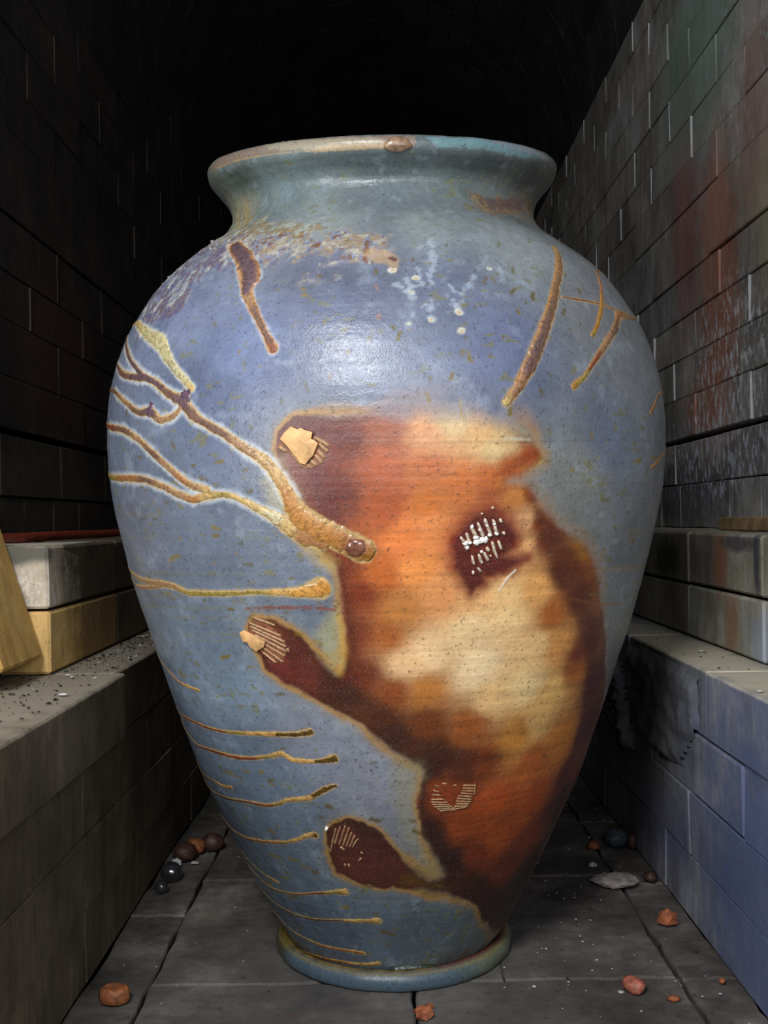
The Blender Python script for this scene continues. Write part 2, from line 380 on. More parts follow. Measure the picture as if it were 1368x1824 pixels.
# ------------------------------------------------------------------ loose things on the benches
me = brick_mesh(2.5 * IN, 4.3 * IN, 6.2 * IN, 0, .0026).copy(); me.materials.clear()
lb = link('firebrick', me, M['fire_yellow']); lb.color = (.80, .72, .52, 1)
th = math.radians(18); cr = at_z(41, 1191, EYE - 5.3 * IN)
d = ray(41, 1191); P = Vector((0, 0, EYE)) + d * ((37.0 * IN) / d.y)
zr = EYE - 5.75 * IN + 2.5 * IN * math.sin(th) + .001
hx, hz = -1.25 * IN, 3.1 * IN   # from the lower right corner to the middle
lb.rotation_euler = (0, -th, 0)
cx = hx * math.cos(th) - hz * math.sin(th); cz = hx * -math.sin(-th) * 1 + hz * math.cos(th)
lb.location = (P.x + cx, 37.0 * IN - .0 + .004, zr + (hx * math.sin(th)) + hz * math.cos(th))
tag(lb, 'plain yellow firebrick leaning at the left edge before the stained end brick', 'brick')
def simple(name, rgb, rough=.7, spec=.4, bumpsc=120, bd=.001, var=.25, coat=0):
    t = NT(name); p = t.coord(); n = t.noise(p, bumpsc, 5, .65)
    dk = tuple(c * (1 - var) for c in rgb); lt = tuple(min(255, c * (1 + var)) for c in rgb)
    t.l(t.ramp(n, [(.3, dk), (.7, lt)]), t.b.inputs['Base Color']); t.b.inputs['Roughness'].default_value = rough
    t.b.inputs['Specular IOR Level'].default_value = spec; t.b.inputs['Coat Weight'].default_value = coat
    t.l(t.bump(n, .6, bd), t.b.inputs['Normal']); return t.m
M['red_rod'] = simple('rusty_rod', (120, 46, 28), .6, .4, 80)
M['wood'] = simple('weathered_wood', (126, 104, 74), .75, .3, 60)
# rusty rod lying along the left bench top
bm = bmesh.new(); zr0 = EYE - .79 * IN; N = 10
y0r, y1r = 1.01, 2.2
for i in range(13):
    t_ = i / 12; y = y0r + (y1r - y0r) * t_; 
    for k in range(N):
        a = 2 * math.pi * k / N; rr = .0058
        bm.verts.new((-16.6 * IN + .012 * t_ + math.cos(a) * rr, y, zr0 + rr + math.sin(a) * rr + .0004 * math.sin(y * 20) * (1 if 0 < i < 12 else 0)))
bm.verts.ensure_lookup_table()
for i in range(12):
    for k in range(N): bm.faces.new([bm.verts[j] for j in (i * N + k, i * N + (k + 1) % N, (i + 1) * N + (k + 1) % N, (i + 1) * N + k)])
bm.faces.new([bm.verts[k] for k in range(N)][::-1]); bm.faces.new([bm.verts[12 * N + k] for k in range(N)])
bmesh.ops.recalc_face_normals(bm, faces=bm.faces[:])
tag(link('metal_rod', bm_mesh('rod', bm, True), M['red_rod']), 'thin rusty red rod lying on the left bench against the wall', 'rod')
me = brick_mesh(.5 * IN, 13 * IN, .62 * IN, 0, .0015).copy(); me.materials.clear()
ws = link('wooden_strip', me, M['wood']); ws.location = (16.9 * IN, 45.2 * IN, EYE - .79 * IN + .32 * IN); ws.rotation_euler = (0, 0, .02)
tag(ws, 'thin weathered wooden strip lying on top of the right bench', 'wood strip')

# ------------------------------------------------------------------ THE JAR
ZC = 38.9 * IN; X0 = .001; KT = .17
def wz(z):
    t = np.clip((z - .655) / (.74 - .655), 0, 1); return t * t * (3 - 2 * t)
prof = [(.1642, .7263), (.1604, .7146), (.1555, .709), (.1454, .6973), (.1412, .6842), (.1435, .6708), (.1552, .6548), (.175, .6404), (.1919, .6274), (.2058, .6144), (.218, .5996), (.2297, .58), (.2392, .5642), (.2484, .5395), (.2538, .5161), (.2564, .4931), (.2566, .4638), (.2549, .435), (.2515, .413), (.2457, .388), (.2377, .3534), (.2289, .3237), (.2201, .2963), (.211, .2683), (.1974, .2269), (.1867, .197), (.1795, .1758), (.159, .1301), (.1438, .0992), (.1313, .0716), (.1182, .0497), (.1084, .0309)]
lip = [(.1500, .7300), (.1545, .7345), (.1590, .7352), (.1625, .7325), (.1643, .7285)]
prof = lip + prof[:1] + [(.1634, .7200)] + prof[1:] + [(.1015, .0195), (.0965, .0125), (.0955, .0105)]
def resample(pts, n, smooth=2):
    P = np.array(pts, float)
    for _ in range(smooth):   # Chaikin
        Q = np.empty((2 * len(P) - 2, 2)); Q[0::2] = .75 * P[:-1] + .25 * P[1:]; Q[1::2] = .25 * P[:-1] + .75 * P[1:]
        P = np.vstack([P[:1], Q, P[-1:]])
    s = np.r_[0, np.cumsum(np.hypot(*np.diff(P, axis=0).T))]
    t = np.linspace(0, s[-1], n); return np.c_[np.interp(t, s, P[:, 0]), np.interp(t, s, P[:, 1])], t
NV = 820
PR, SV = resample(prof, NV)
tg = np.gradient(PR, axis=0); tg /= np.hypot(tg[:, 0], tg[:, 1])[:, None]
NRM = np.c_[-tg[:, 1], tg[:, 0]]   # outward in (r,z)
def jar_point(th, v, h=0.0):
    """th, v arrays -> xyz ; v is arc length down the profile; h raises along the normal"""
    r = np.interp(v, SV, PR[:, 0]); z = np.interp(v, SV, PR[:, 1]); nr = np.interp(v, SV, NRM[:, 0]); nz_ = np.interp(v, SV, NRM[:, 1])
    r = r + nr * h; zz = z + nz_ * h
    return np.stack([X0 + r * np.sin(th), ZC - r * np.cos(th), zz - KT * wz(z) * r * np.cos(th)], -1)
# coarse copy for tracing
tc = np.linspace(-1.7, 1.7, 341); vc = np.linspace(0, SV[-1], 421)
TT, VV = np.meshgrid(tc, vc); PC = jar_point(TT, VV).reshape(-1, 3)
nc = len(tc); quads = [(i * nc + j, i * nc + j + 1, (i + 1) * nc + j + 1, (i + 1) * nc + j) for i in range(len(vc) - 1) for j in range(nc - 1)]
bvh = BVHTree.FromPolygons([Vector(p) for p in PC], quads)
def on_jar(px, py):
    """surface coordinates (angle round the axis, arc length) of the spot of the jar seen at that place in the photograph"""
    for k in range(60):
        f = k / 60 * .3
        qx, qy = px + (695 - px) * f, py + (900 - py) * f * .2
        hit = bvh.ray_cast(Vector((0, 0, EYE)), ray(qx, qy))
        if hit[0] is not None:
            i, j = divmod(hit[2], nc - 1); p = np.array(hit[0])
            th = math.atan2(p[0] - X0, ZC - p[1])
            a = PC[i * nc + j]; b = PC[(i + 1) * nc + j]; c = PC[i * nc + j + 1]; e = b - a; u = c - a; q = p - a
            A = np.array([[e @ e, e @ u], [e @ u, u @ u]]); s_ = np.linalg.solve(A, [q @ e, q @ u])
            return th, vc[i] + float(np.clip(s_[0], 0, 1)) * (vc[1] - vc[0])
    print('missed the jar', px, py)
    return 0., .4
PXM = .73 / FPX      # metres per photo pixel on the front of the belly
# surface grid: fine in front, coarser behind
fr = np.linspace(-1.62, 1.62, 741); bk = np.linspace(1.62, 2 * math.pi - 1.62, 70)[1:-1]
TH = np.r_[fr, bk]; NT_ = len(TH)
T2, V2 = np.meshgrid(TH, SV)
Tw = (T2 + math.pi) % (2 * math.pi) - math.pi
R2 = np.repeat(PR[:, 0][:, None], NT_, 1)
U2 = Tw * R2          # metres round the axis
nr_ = np.random.RandomState(11)
def vnoise(x, y, seed=0):
    r = np.random.RandomState(seed); G = r.rand(256, 256).astype(np.float32)
    i = np.floor(x).astype(int); j = np.floor(y).astype(int); a = x - i; b = y - j; a = a * a * (3 - 2 * a); b = b * b * (3 - 2 * b)
    i0, i1, j0, j1 = i % 256, (i + 1) % 256, j % 256, (j + 1) % 256
    return (G[i0, j0] * (1 - a) + G[i1, j0] * a) * (1 - b) + (G[i0, j1] * (1 - a) + G[i1, j1] * a) * b
def fbm(x, y, sc, oct=4, seed=0, g=.55):
    s = 0; a = 1; n = 0
    for k in range(oct): s = s + a * vnoise(x * sc + 17.3 * k, y * sc + 9.1 * k, seed + k); n += a; a *= g; sc *= 2.03
    return s / n
AX = Tw * .22         # isotropic-enough chart for noise
def L3(c): return np.array(lin(c), np.float32)
def chart(pts):
    return [on_jar(*p[:2]) for p in pts]
def sm(x, a, b):
    t = np.clip((x - a) / (b - a), 0, 1); return t * t * (3 - 2 * t)
# pad: work on a sub window for speed
def window(cps, pad):
    t0 = min(c[0] for c in cps) - pad / .12; t1 = max(c[0] for c in cps) + pad / .12
    v0 = min(c[1] for c in cps) - pad; v1 = max(c[1] for c in cps) + pad
    i0, i1 = np.searchsorted(SV, [v0, v1]); j0, j1 = np.searchsorted(fr, [t0, t1])
    return slice(max(i0, 0), min(i1 + 1, NV)), slice(max(j0, 0), min(j1 + 1, len(fr)))
def seg_dist(cps, widths, sl):
    """distance to a polyline minus its local half width (m), and parameter 0..1"""
    T = Tw[sl]; V = V2[sl]; R = R2[sl]; best = np.full(T.shape, 9., np.float32); par = np.zeros(T.shape, np.float32); n = len(cps) - 1
    for k in range(n):
        (ta, va), (tb, vb) = cps[k], cps[k + 1]
        ex, ey = (tb - ta) * R, vb - va; qx, qy = (T - ta) * R, V - va
        t = np.clip((qx * ex + qy * ey) / (ex * ex + ey * ey + 1e-12), 0, 1)
        d = np.hypot(qx - t * ex, qy - t * ey) - (widths[k] * (1 - t) + widths[k + 1] * t) / 2
        m = d < best; best[m] = d[m]; par[m] = ((k + t) / n)[m]
    return best, par
def poly_sd(cps, sl):
    T = Tw[sl]; V = V2[sl]; R = R2[sl]; ins = np.zeros(T.shape, bool); best = np.full(T.shape, 9.)
    for k in range(len(cps)):
        (ta, va), (tb, vb) = cps[k], cps[(k + 1) % len(cps)]
        c = ((va > V) != (vb > V)); 
        if vb != va: ins ^= c & (T < (tb - ta) * (V - va) / (vb - va) + ta)
        ex, ey = (tb - ta) * R, vb - va; qx, qy = (T - ta) * R, V - va
        t = np.clip((qx * ex + qy * ey) / (ex * ex + ey * ey + 1e-12), 0, 1)
        best = np.minimum(best, np.hypot(qx - t * ex, qy - t * ey))
    return np.where(ins, best, -best)
def shepard(samples, sl, power=2.2, val=None):
    T = Tw[sl]; V = V2[sl]; R = R2[sl]; W = 0; S = 0
    for (px, py, c) in samples:
        t, v = on_jar(px, py); d2 = ((T - t) * R) ** 2 + (V - v) ** 2 + (8 * PXM) ** 2; ww = 1 / d2 ** power
        W = W + ww; S = S + ww[..., None] * (L3(c) if isinstance(c, tuple) else np.array([c], np.float32))
    return S / W[..., None]
COL = np.zeros((NV, NT_, 3), np.float32); GLS = np.full((NV, NT_), .34, np.float32); DISP = np.zeros((NV, NT_), np.float32)
def blend(sl, m, c, rough=None):
    m = np.clip(m, 0, 1)[..., None]; COL[sl] = COL[sl] * (1 - m) + c * m
    if rough is not None: GLS[sl] = GLS[sl] * (1 - m[..., 0]) + rough * m[..., 0]
ALL = (slice(0, NV), slice(0, NT_))
# ---- the ash-blue glaze
base = [(300, 560, (112, 128, 170)), (440, 640, (104, 124, 172)), (600, 560, (92, 104, 140)), (560, 480, (98, 106, 134)), (800, 520, (96, 108, 140)),
        (900, 620, (92, 106, 148)), (1050, 560, (124, 130, 138)), (1120, 660, (120, 128, 138)), (700, 660, (112, 126, 160)), (1090, 780, (98, 112, 140)), (1140, 900, (110, 120, 134)), (1030, 860, (128, 134, 130)),
        (300, 900, (96, 112, 140)), (400, 700, (84, 102, 140)), (350, 1000, (100, 118, 146)), (350, 1150, (104, 130, 160)), (480, 1010, (104, 120, 146)), (420, 1230, (108, 138, 166)), (1110, 1050, (112, 124, 134)), (1090, 1200, (120, 124, 120)), (1030, 1350, (120, 122, 108)),
        (450, 1380, (98, 124, 152)), (560, 1290, (132, 142, 164)), (680, 1400, (136, 142, 160)), (520, 1450, (96, 120, 146)), (560, 1640, (84, 108, 132)), (760, 1650, (84, 104, 118)), (830, 1690, (84, 100, 108)), (500, 1560, (88, 112, 132)),
        (700, 350, (104, 122, 130)), (500, 330, (100, 126, 130)), (430, 380, (140, 142, 112)), (880, 340, (98, 110, 106)), (940, 380, (112, 108, 92)), (560, 405, (140, 152, 150)), (760, 400, (128, 142, 146)), (920, 440, (134, 146, 150)), (680, 300, (78, 98, 100)), (850, 300, (80, 98, 98)), (420, 320, (92, 112, 104)), (970, 320, (76, 90, 84)),
        (680, 1755, (90, 112, 134)), (850, 1740, (120, 130, 112))]
# edge of the glaze is not visible round the back: it repeats its mean there
C0 = shepard(base, ALL, 1.6); back = sm(np.abs(Tw), 1.25, 1.6)[..., None]; C0 = C0 * (1 - back) + L3((102, 116, 136)) * back
n1 = fbm(AX, V2, 28, 4, 1); n2 = fbm(AX, V2, 160, 3, 5); n3 = fbm(AX * .35, V2, 420, 3, 9); n4 = fbm(AX, V2, 70, 4, 13)
g_ = C0 @ np.array([.3, .55, .15], np.float32); C0 = g_[..., None] * .38 + C0 * .62
COL[:] = C0 * np.float32(.94) * (.66 + .56 * n1[..., None]) * (.86 + .28 * n2[..., None]) * (.97 + .06 * n3[..., None])
# pale bloom streaks
m = sm(n4, .62, .8) * .2; blend(ALL, m, L3((168, 180, 196)))
# olive flecks: long faint throws of ash
m = sm(fbm(AX * .5, V2, 240, 3, 31), .68, .74) * sm(n1, .45, .6) * .6; blend(ALL, m, L3((112, 108, 52)), .45)
# ---- flame-flashed bare clay, the big orange field
FIELD = [(492, 800), (498, 768), (522, 745), (560, 736), (600, 742), (680, 742), (740, 738), (800, 735), (850, 742), (900, 755), (950, 785), (968, 808), (970, 828), (935, 845), (905, 858), (942, 864), (958, 885), (978, 922), (1012, 950), (1045, 970), (1060, 1010), (1072, 1080), (1077, 1180), (1070, 1280), (1050, 1345), (1022, 1410), (985, 1490), (950, 1560), (925, 1620), (905, 1655), (880, 1662), (862, 1640), (845, 1612), (800, 1592), (750, 1586), (700, 1582), (640, 1576), (600, 1552), (585, 1520), (582, 1490), (592, 1466), (625, 1458), (662, 1470), (697, 1502), (728, 1545), (765, 1568), (792, 1560), (778, 1530), (755, 1490), (743, 1440), (746, 1400), (757, 1372), (725, 1352), (680, 1320), (640, 1290), (600, 1265), (550, 1236), (505, 1215), (474, 1190), (452, 1150), (440, 1120), (452, 1102), (485, 1103), (520, 1120), (550, 1150), (575, 1182), (598, 1203), (612, 1190), (616, 1150), (611, 1080), (605, 1040), (598, 1010), (580, 990), (560, 950), (535, 890), (512, 850), (500, 825)]
fc = chart(FIELD); sl = window(fc, .05)
wu = (fbm(AX[sl], V2[sl], 90, 3, 40) - .5) * .006
sdf = poly_sd(fc, sl) + wu
soft = shepard([(500, 790, 4.), (540, 740, 5.), (620, 740, 14.), (740, 735, 40.), (820, 740, 55.), (900, 770, 40.), (968, 815, 8.), (930, 855, 20.), (960, 900, 18.), (1040, 960, 22.), (1075, 1150, 9.), (1050, 1345, 12.), (980, 1500, 22.), (920, 1630, 20.), (850, 1620, 8.), (700, 1580, 4.), (590, 1480, 4.), (690, 1490, 6.), (770, 1560, 25.), (745, 1430, 6.), (720, 1350, 14.), (600, 1265, 6.), (450, 1150, 4.), (520, 1120, 6.), (600, 1200, 16.), (612, 1100, 9.), (560, 950, 6.)], sl, 2.0)[..., 0] * PXM
fm = sm(sdf, -soft * .6, soft * .6)
clay = [(560, 770, (104, 48, 48)), (620, 780, (112, 54, 50)), (560, 830, (112, 62, 66)), (600, 880, (110, 52, 48)), (680, 770, (150, 82, 66)), (680, 830, (176, 90, 66)), (690, 900, (170, 82, 52)), (760, 770, (206, 142, 110)), (800, 745, (214, 176, 146)), (850, 770, (220, 166, 128)), (880, 800, (214, 176, 142)), (760, 830, (186, 100, 62)), (820, 860, (198, 106, 56)),
        (940, 812, (150, 66, 24)), (905, 832, (168, 80, 32)), (870, 850, (188, 96, 46)), (920, 880, (196, 120, 66)), (945, 872, (140, 64, 24)), (900, 785, (196, 158, 128)), (950, 760, (150, 146, 134)), (960, 840, (176, 142, 88)),
        (760, 900, (198, 108, 54)), (720, 960, (204, 112, 52)), (620, 1000, (120, 50, 30)), (640, 1060, (128, 52, 28)), (680, 1020, (186, 94, 44)), (750, 1010, (212, 128, 58)), (770, 940, (206, 124, 62)), (790, 1060, (206, 134, 72)), (640, 1130, (128, 60, 40)), (650, 1200, (112, 48, 28)), (690, 1130, (176, 96, 50)), (720, 1090, (190, 118, 66)),
        (960, 930, (128, 56, 20)), (975, 960, (104, 42, 16)), (1000, 1010, (98, 40, 16)), (1030, 1010, (128, 60, 22)), (1040, 975, (150, 90, 34)), (1035, 1060, (104, 40, 14)), (1055, 1130, (96, 36, 14)), (1058, 1210, (84, 34, 16)), (1045, 1290, (84, 34, 16)), (940, 920, (212, 156, 96)), (935, 980, (222, 166, 96)), (960, 1050, (220, 154, 78)), (985, 1090, (186, 100, 40)), (1000, 1150, (208, 140, 66)), (1020, 1200, (176, 96, 36)), (1030, 1160, (128, 56, 22)),
        (760, 1160, (222, 182, 122)), (720, 1180, (214, 168, 110)), (830, 1130, (226, 188, 124)), (900, 1100, (226, 184, 116)), (850, 1190, (228, 194, 134)), (950, 1150, (228, 182, 110)), (940, 1220, (226, 188, 118)), (990, 1230, (214, 164, 84)), (880, 1240, (218, 172, 104)), (960, 1280, (208, 158, 84)), (840, 1060, (222, 164, 96)), (900, 1060, (228, 178, 108)),
        (760, 1230, (184, 112, 56)), (700, 1230, (142, 70, 34)), (680, 1270, (92, 44, 24)), (760, 1290, (110, 52, 22)), (840, 1290, (156, 80, 34)), (920, 1310, (196, 124, 56)), (1000, 1320, (196, 116, 46)), (700, 1310, (70, 36, 22)), (780, 1340, (74, 34, 18)), (860, 1350, (130, 58, 24)), (950, 1360, (178, 90, 38)), (1010, 1380, (110, 50, 26)),
        (830, 1380, (92, 40, 22)), (770, 1410, (134, 56, 26)), (810, 1420, (130, 56, 28)), (880, 1430, (176, 76, 32)), (950, 1420, (170, 76, 32)), (760, 1370, (60, 30, 20)), (820, 1470, (152, 64, 28)), (880, 1490, (160, 70, 30)), (770, 1480, (72, 32, 20)), (985, 1440, (84, 38, 28)), (940, 1500, (124, 54, 28)), (850, 1520, (116, 48, 26)), (800, 1530, (58, 28, 20)), (900, 1550, (104, 44, 26)), (860, 1580, (66, 32, 24)), (930, 1560, (48, 28, 26)), (890, 1620, (52, 28, 24)), (780, 1575, (80, 48, 24)),
        (470, 1150, (96, 42, 34)), (500, 1180, (108, 42, 42)), (530, 1160, (84, 34, 28)), (550, 1210, (98, 40, 34)), (590, 1225, (72, 34, 24)), (620, 1240, (66, 34, 24)), (460, 1115, (110, 60, 34)),
        (620, 1540, (92, 40, 34)), (660, 1520, (80, 34, 32)), (610, 1490, (84, 40, 32)), (690, 1550, (84, 38, 28)), (650, 1480, (68, 32, 28)), (740, 1570, (96, 56, 26))]
clay = [(a, b, (min(255, c[0] * 1.1), min(255, c[1] * 1.13), min(255, c[2] * 1.25)) if c[0] > 200 and b > 900 else (c[0] * 1.0, c[1] * 1.04, c[2] * .9)) for a, b, c in clay]
cc = shepard(clay, sl, 1.85)
wy = ((fbm(AX[sl], V2[sl], 30, 3, 47) - .5) * 14).astype(int); wx = ((fbm(AX[sl], V2[sl], 30, 3, 48) - .5) * 14).astype(int)
gi, gj = np.meshgrid(np.arange(cc.shape[0]), np.arange(cc.shape[1]), indexing='ij'); cc = cc[np.clip(gi + wy, 0, cc.shape[0] - 1), np.clip(gj + wx, 0, cc.shape[1] - 1)]
# maroon flash round the shell mark
ms = np.full(Tw[sl].shape, -9.)
for pts_, wd_ in (([(848, 975), (862, 955), (884, 962)], [96, 100, 84]), ([(836, 1000), (842, 1030), (838, 1062)], [70, 56, 14]), ([(870, 1005), (905, 1004), (938, 996)], [60, 34, 5])):
    d_, _ = seg_dist(chart(pts_), [q_ * PXM for q_ in wd_], sl); ms = np.maximum(ms, -d_)
mg = np.exp(-(np.maximum(-ms, 0) / (26 * PXM)) ** 1.6)[..., None] * .55 * sm(-(V2[sl] - on_jar(860, 1060)[1]), -.004, .03)[..., None]; cc = cc * (1 - mg) + L3((140, 52, 28)) * mg
mm = sm(ms + wu * 1.6, -22 * PXM, 14 * PXM)[..., None]; cc = cc * (1 - mm) + (L3((92, 32, 22)) * sm(ms, -8 * PXM, 14 * PXM)[..., None] + L3((134, 46, 26)) * (1 - sm(ms, -8 * PXM, 14 * PXM)[..., None])) * mm
# throwing streaks: pigment caught in the turning grooves
st = fbm(AX[sl] * .045, V2[sl], 700, 3, 50); st2 = fbm(AX[sl] * .03, V2[sl], 220, 3, 55)
cc = cc * (.80 + .28 * st[..., None]) * (.82 + .36 * st2[..., None]); gr = fbm(AX[sl], V2[sl], 420, 2, 60); cc = cc * (.88 + .24 * gr[..., None])
# mottle
cc = cc * (.86 + .28 * fbm(AX[sl], V2[sl], 45, 4, 66)[..., None])
# yellow-green rim where glaze meets clay
yr = np.exp(-((sdf + soft * .55) / (soft * .55 + 4.5 * PXM)) ** 2)
ystr = shepard([(520, 745, 1.), (600, 738, .8), (720, 730, .25), (850, 730, .0), (960, 790, .6), (970, 860, .25), (1040, 955, .3), (1078, 1150, .25), (1030, 1400, .1), (900, 1650, .4), (850, 1612, .8), (700, 1585, .9), (585, 1490, 1.), (690, 1490, .9), (750, 1440, .9), (720, 1350, .8), (600, 1268, .9), (440, 1120, 1.), (530, 1125, 1.), (600, 1190, 1.), (610, 1090, .9), (590, 990, .7), (540, 900, .2)], sl, 1.6)[..., 0]
blend(sl, yr * ystr * .85, L3((172, 118, 30)), .4)
wide = np.exp(-(np.maximum(-sdf, 0) / (26 * PXM)) ** 1.3) * ystr * .22; blend(sl, wide, L3((146, 142, 88)))
blend(sl, fm, cc, .40)
dk = np.exp(-((sdf - 7 * PXM) / (6 * PXM)) ** 2) * fm * ystr; blend(sl, dk * .45, L3((58, 28, 12)))
for pts_, wd_, c_, s_, k_ in (
    ([(948, 885), (962, 925), (985, 962), (1008, 1005), (1030, 1060), (1050, 1130), (1054, 1200), (1044, 1270), (1026, 1330), (1000, 1390)], [12, 24, 40, 66, 64, 44, 38, 36, 40, 50], (84, 34, 14), 14, .72),
    ([(612, 1215), (660, 1262), (700, 1310), (760, 1345), (840, 1352), (900, 1345)], [30, 36, 50, 60, 40, 16], (62, 30, 18), 20, .6),
    ([(606, 1010), (622, 1080), (630, 1150), (622, 1210)], [14, 24, 24, 30], (84, 34, 22), 14, .6),
    ([(755, 1370), (752, 1440), (775, 1500), (815, 1560), (870, 1610), (930, 1570), (975, 1490), (1008, 1400)], [12, 14, 34, 60, 70, 60, 44, 30], (46, 24, 20), 16, .75),
    ([(540, 760), (600, 770), (640, 785)], [16, 22, 10], (78, 32, 34), 10, .5), ([(560, 850), (575, 900), (610, 940)], [30, 40, 20], (84, 40, 44), 16, .5),
    ([(958, 808), (925, 825), (880, 848)], [18, 22, 10], (132, 56, 22), 7, .6), ([(860, 880), (920, 870), (948, 880)], [8, 10, 14], (140, 66, 28), 9, .6)):
    cp_ = chart(pts_); sl_ = window(cp_, .06); d_, _ = seg_dist(cp_, [q_ * PXM for q_ in wd_], sl_)
    d_ = d_ + (fbm(AX[sl_], V2[sl_], 60, 4, 49) - .5) * .008; inside = sm(poly_sd(fc, sl_), 0, 6 * PXM)
    blend(sl_, sm(-d_, -s_ * PXM, s_ * PXM) * k_ * inside * (.8 + .4 * fbm(AX[sl_] * .05, V2[sl_], 500, 2, 52)), L3(c_))
# yellow tongue between the drip and the lobe
def paint(pts, widths, rgb, s=3., k=1., rough=None, warp=.0, seed=70, disp=0.):
    cp = chart(pts); sl = window(cp, .02 + max(widths) * PXM)
    wds = [w_ * PXM for w_ in (widths if len(widths) == len(pts) else np.interp(np.linspace(0, 1, len(pts)), np.linspace(0, 1, len(widths)), widths))]
    d, par = seg_dist(cp, wds, sl)
    if warp: d = d + (fbm(AX[sl], V2[sl], 260, 3, seed) - .5) * warp * PXM * 2
    m = sm(-d, -s * PXM, s * PXM) * k; blend(sl, m, L3(rgb), rough)
    if disp: DISP[sl] += sm(-d, -s * PXM, s * PXM * 2) * disp
def fill(pts, rgb, s=3., k=1., rough=None, warp=0., seed=71):
    cp = chart(pts); sl = window(cp, .02); d = poly_sd(cp, sl)
    if warp: d = d + (fbm(AX[sl], V2[sl], 180, 4, seed) - .5) * warp * PXM * 2
    blend(sl, sm(d, -s * PXM, s * PXM) * k, L3(rgb), rough)
paint([(604, 1100), (612, 1160), (606, 1200)], [10, 14, 8], (196, 150, 60), 9, .7)
fill([(560, 1130), (598, 1080), (604, 1100), (608, 1180), (590, 1185)], (164, 158, 110), 14, .6)
fill([(530, 940), (600, 1000), (590, 1020), (560, 1000), (520, 960)], (182, 150, 80), 14, .6, warp=8)
fill([(500, 820), (535, 890), (545, 930), (510, 935), (480, 900), (470, 850)], (176, 166, 130), 16, .6, warp=8)
fill([(750, 1360), (757, 1385), (742, 1400), (735, 1460), (760, 1520), (788, 1560), (760, 1560), (720, 1500), (700, 1420), (700, 1350)], (150, 142, 104), 18, .45, warp=8)
# thin wheel line through the whole field
for yy, a, b, k in ((757, 480, 640, .35), (787, 640, 1175, .35), (1082, 440, 600, .4), (1345, 560, 700, .4), (890, 640, 900, .3), (1450, 760, 1000, .3), (1495, 740, 980, .35)):
    paint([(a, yy), ((a + b) / 2, yy + 2), (b, yy - 2 if yy < 1000 else yy - 12)], [1.2], (60, 40, 24), 1.2, k)
# ash crust on the left shoulder and the ring below the neck
def crust(pts, cols, s, seed, th=.45, hgt=.0009, k=1.):
    cp = chart(pts); sl = window(cp, .03); d = poly_sd(cp, sl); n = fbm(AX[sl], V2[sl], 55, 5, seed, .65); m = sm(d + (n - .5) * .05, -s * PXM, s * PXM)
    q = fbm(AX[sl], V2[sl], 210, 5, seed + 9, .75); q2 = fbm(AX[sl] * 1.2, V2[sl], 130, 5, seed + 19, .6)
    c = cols[0] and L3(cols[0]) * np.ones(d.shape + (1,)); 
    for i, cc_ in enumerate(cols[1:]):
        f = sm(q if i % 2 else q2, .42 + .07 * i, .52 + .07 * i)[..., None]; c = c * (1 - f) + L3(cc_) * f
    blend(sl, m * sm(n, th - .12, th + .03) * k, c, .5); DISP[sl] += m * (q - .4) * hgt * 2
crust([(250, 560), (270, 515), (310, 475), (345, 450), (390, 425), (430, 420), (480, 430), (500, 460), (470, 490), (420, 480), (370, 500), (330, 540), (300, 575), (265, 590), (240, 600)], [(88, 84, 112), (124, 130, 140), (112, 98, 104), (150, 152, 150), (78, 66, 78), (190, 190, 188)], 12, 80, .38, .0016)
crust([(380, 430), (440, 415), (520, 410), (600, 415), (680, 430), (700, 450), (650, 465), (600, 480), (540, 480), (480, 455), (420, 450)], [(138, 120, 98), (118, 126, 148), (156, 152, 140), (112, 78, 58), (172, 168, 152)], 12, 90, .46, .0010)
crust([(420, 385), (450, 395), (560, 400), (600, 410), (520, 418), (430, 415), (405, 425)], [(140, 120, 84), (158, 164, 150), (120, 104, 70)], 10, 95, .48, .0006, .8)
crust([(850, 352), (900, 350), (945, 360), (950, 385), (900, 388), (850, 372)], [(92, 72, 64), (112, 82, 56), (132, 112, 78)], 8, 97, .3, .0004, .85)
fill([(860, 352), (935, 358), (930, 378), (872, 370)], (88, 66, 68), 8, .7, warp=6)
fill([(640, 452), (668, 440), (700, 450), (712, 462), (705, 485), (690, 470), (660, 465)], (168, 140, 110), 5, .75, warp=6)
# neck: ochre streaks at the left, lip ash band
for i in range(26):
    x = rng.uniform(408, 440); paint([(x, rng.uniform(352, 380)), (x + rng.uniform(0, 8), rng.uniform(385, 408))], [2, 3], rng.choice([(150, 124, 60), (126, 104, 52), (168, 150, 100)]), 2, .6)
lipv = V2
def lipband(pts, rgb, k=.85, warp=6, s=4): fill(pts, rgb, s, k, None, warp)
lipband([(372, 305), (390, 280), (430, 262), (480, 252), (560, 246), (640, 243), (740, 242), (738, 262), (700, 266), (620, 262), (540, 268), (470, 276), (420, 288), (385, 303)], (132, 112, 98))
lipband([(470, 256), (560, 248), (680, 246), (690, 262), (620, 260), (520, 268), (480, 268)], (152, 146, 124), .7)
lipband([(560, 262), (640, 254), (690, 254), (690, 264), (600, 268), (560, 272)], (186, 160, 120), .55)
lipband([(760, 244), (860, 246), (940, 262), (975, 285), (930, 280), (860, 266), (780, 262)], (108, 146, 152), .7)
lipband([(850, 245), (950, 262), (985, 295), (965, 282), (900, 262)], (132, 126, 136), .5)
paint([(385, 300), (430, 284), (500, 273), (580, 268), (650, 266)], [2], (186, 156, 96), 2, .7, warp=2)
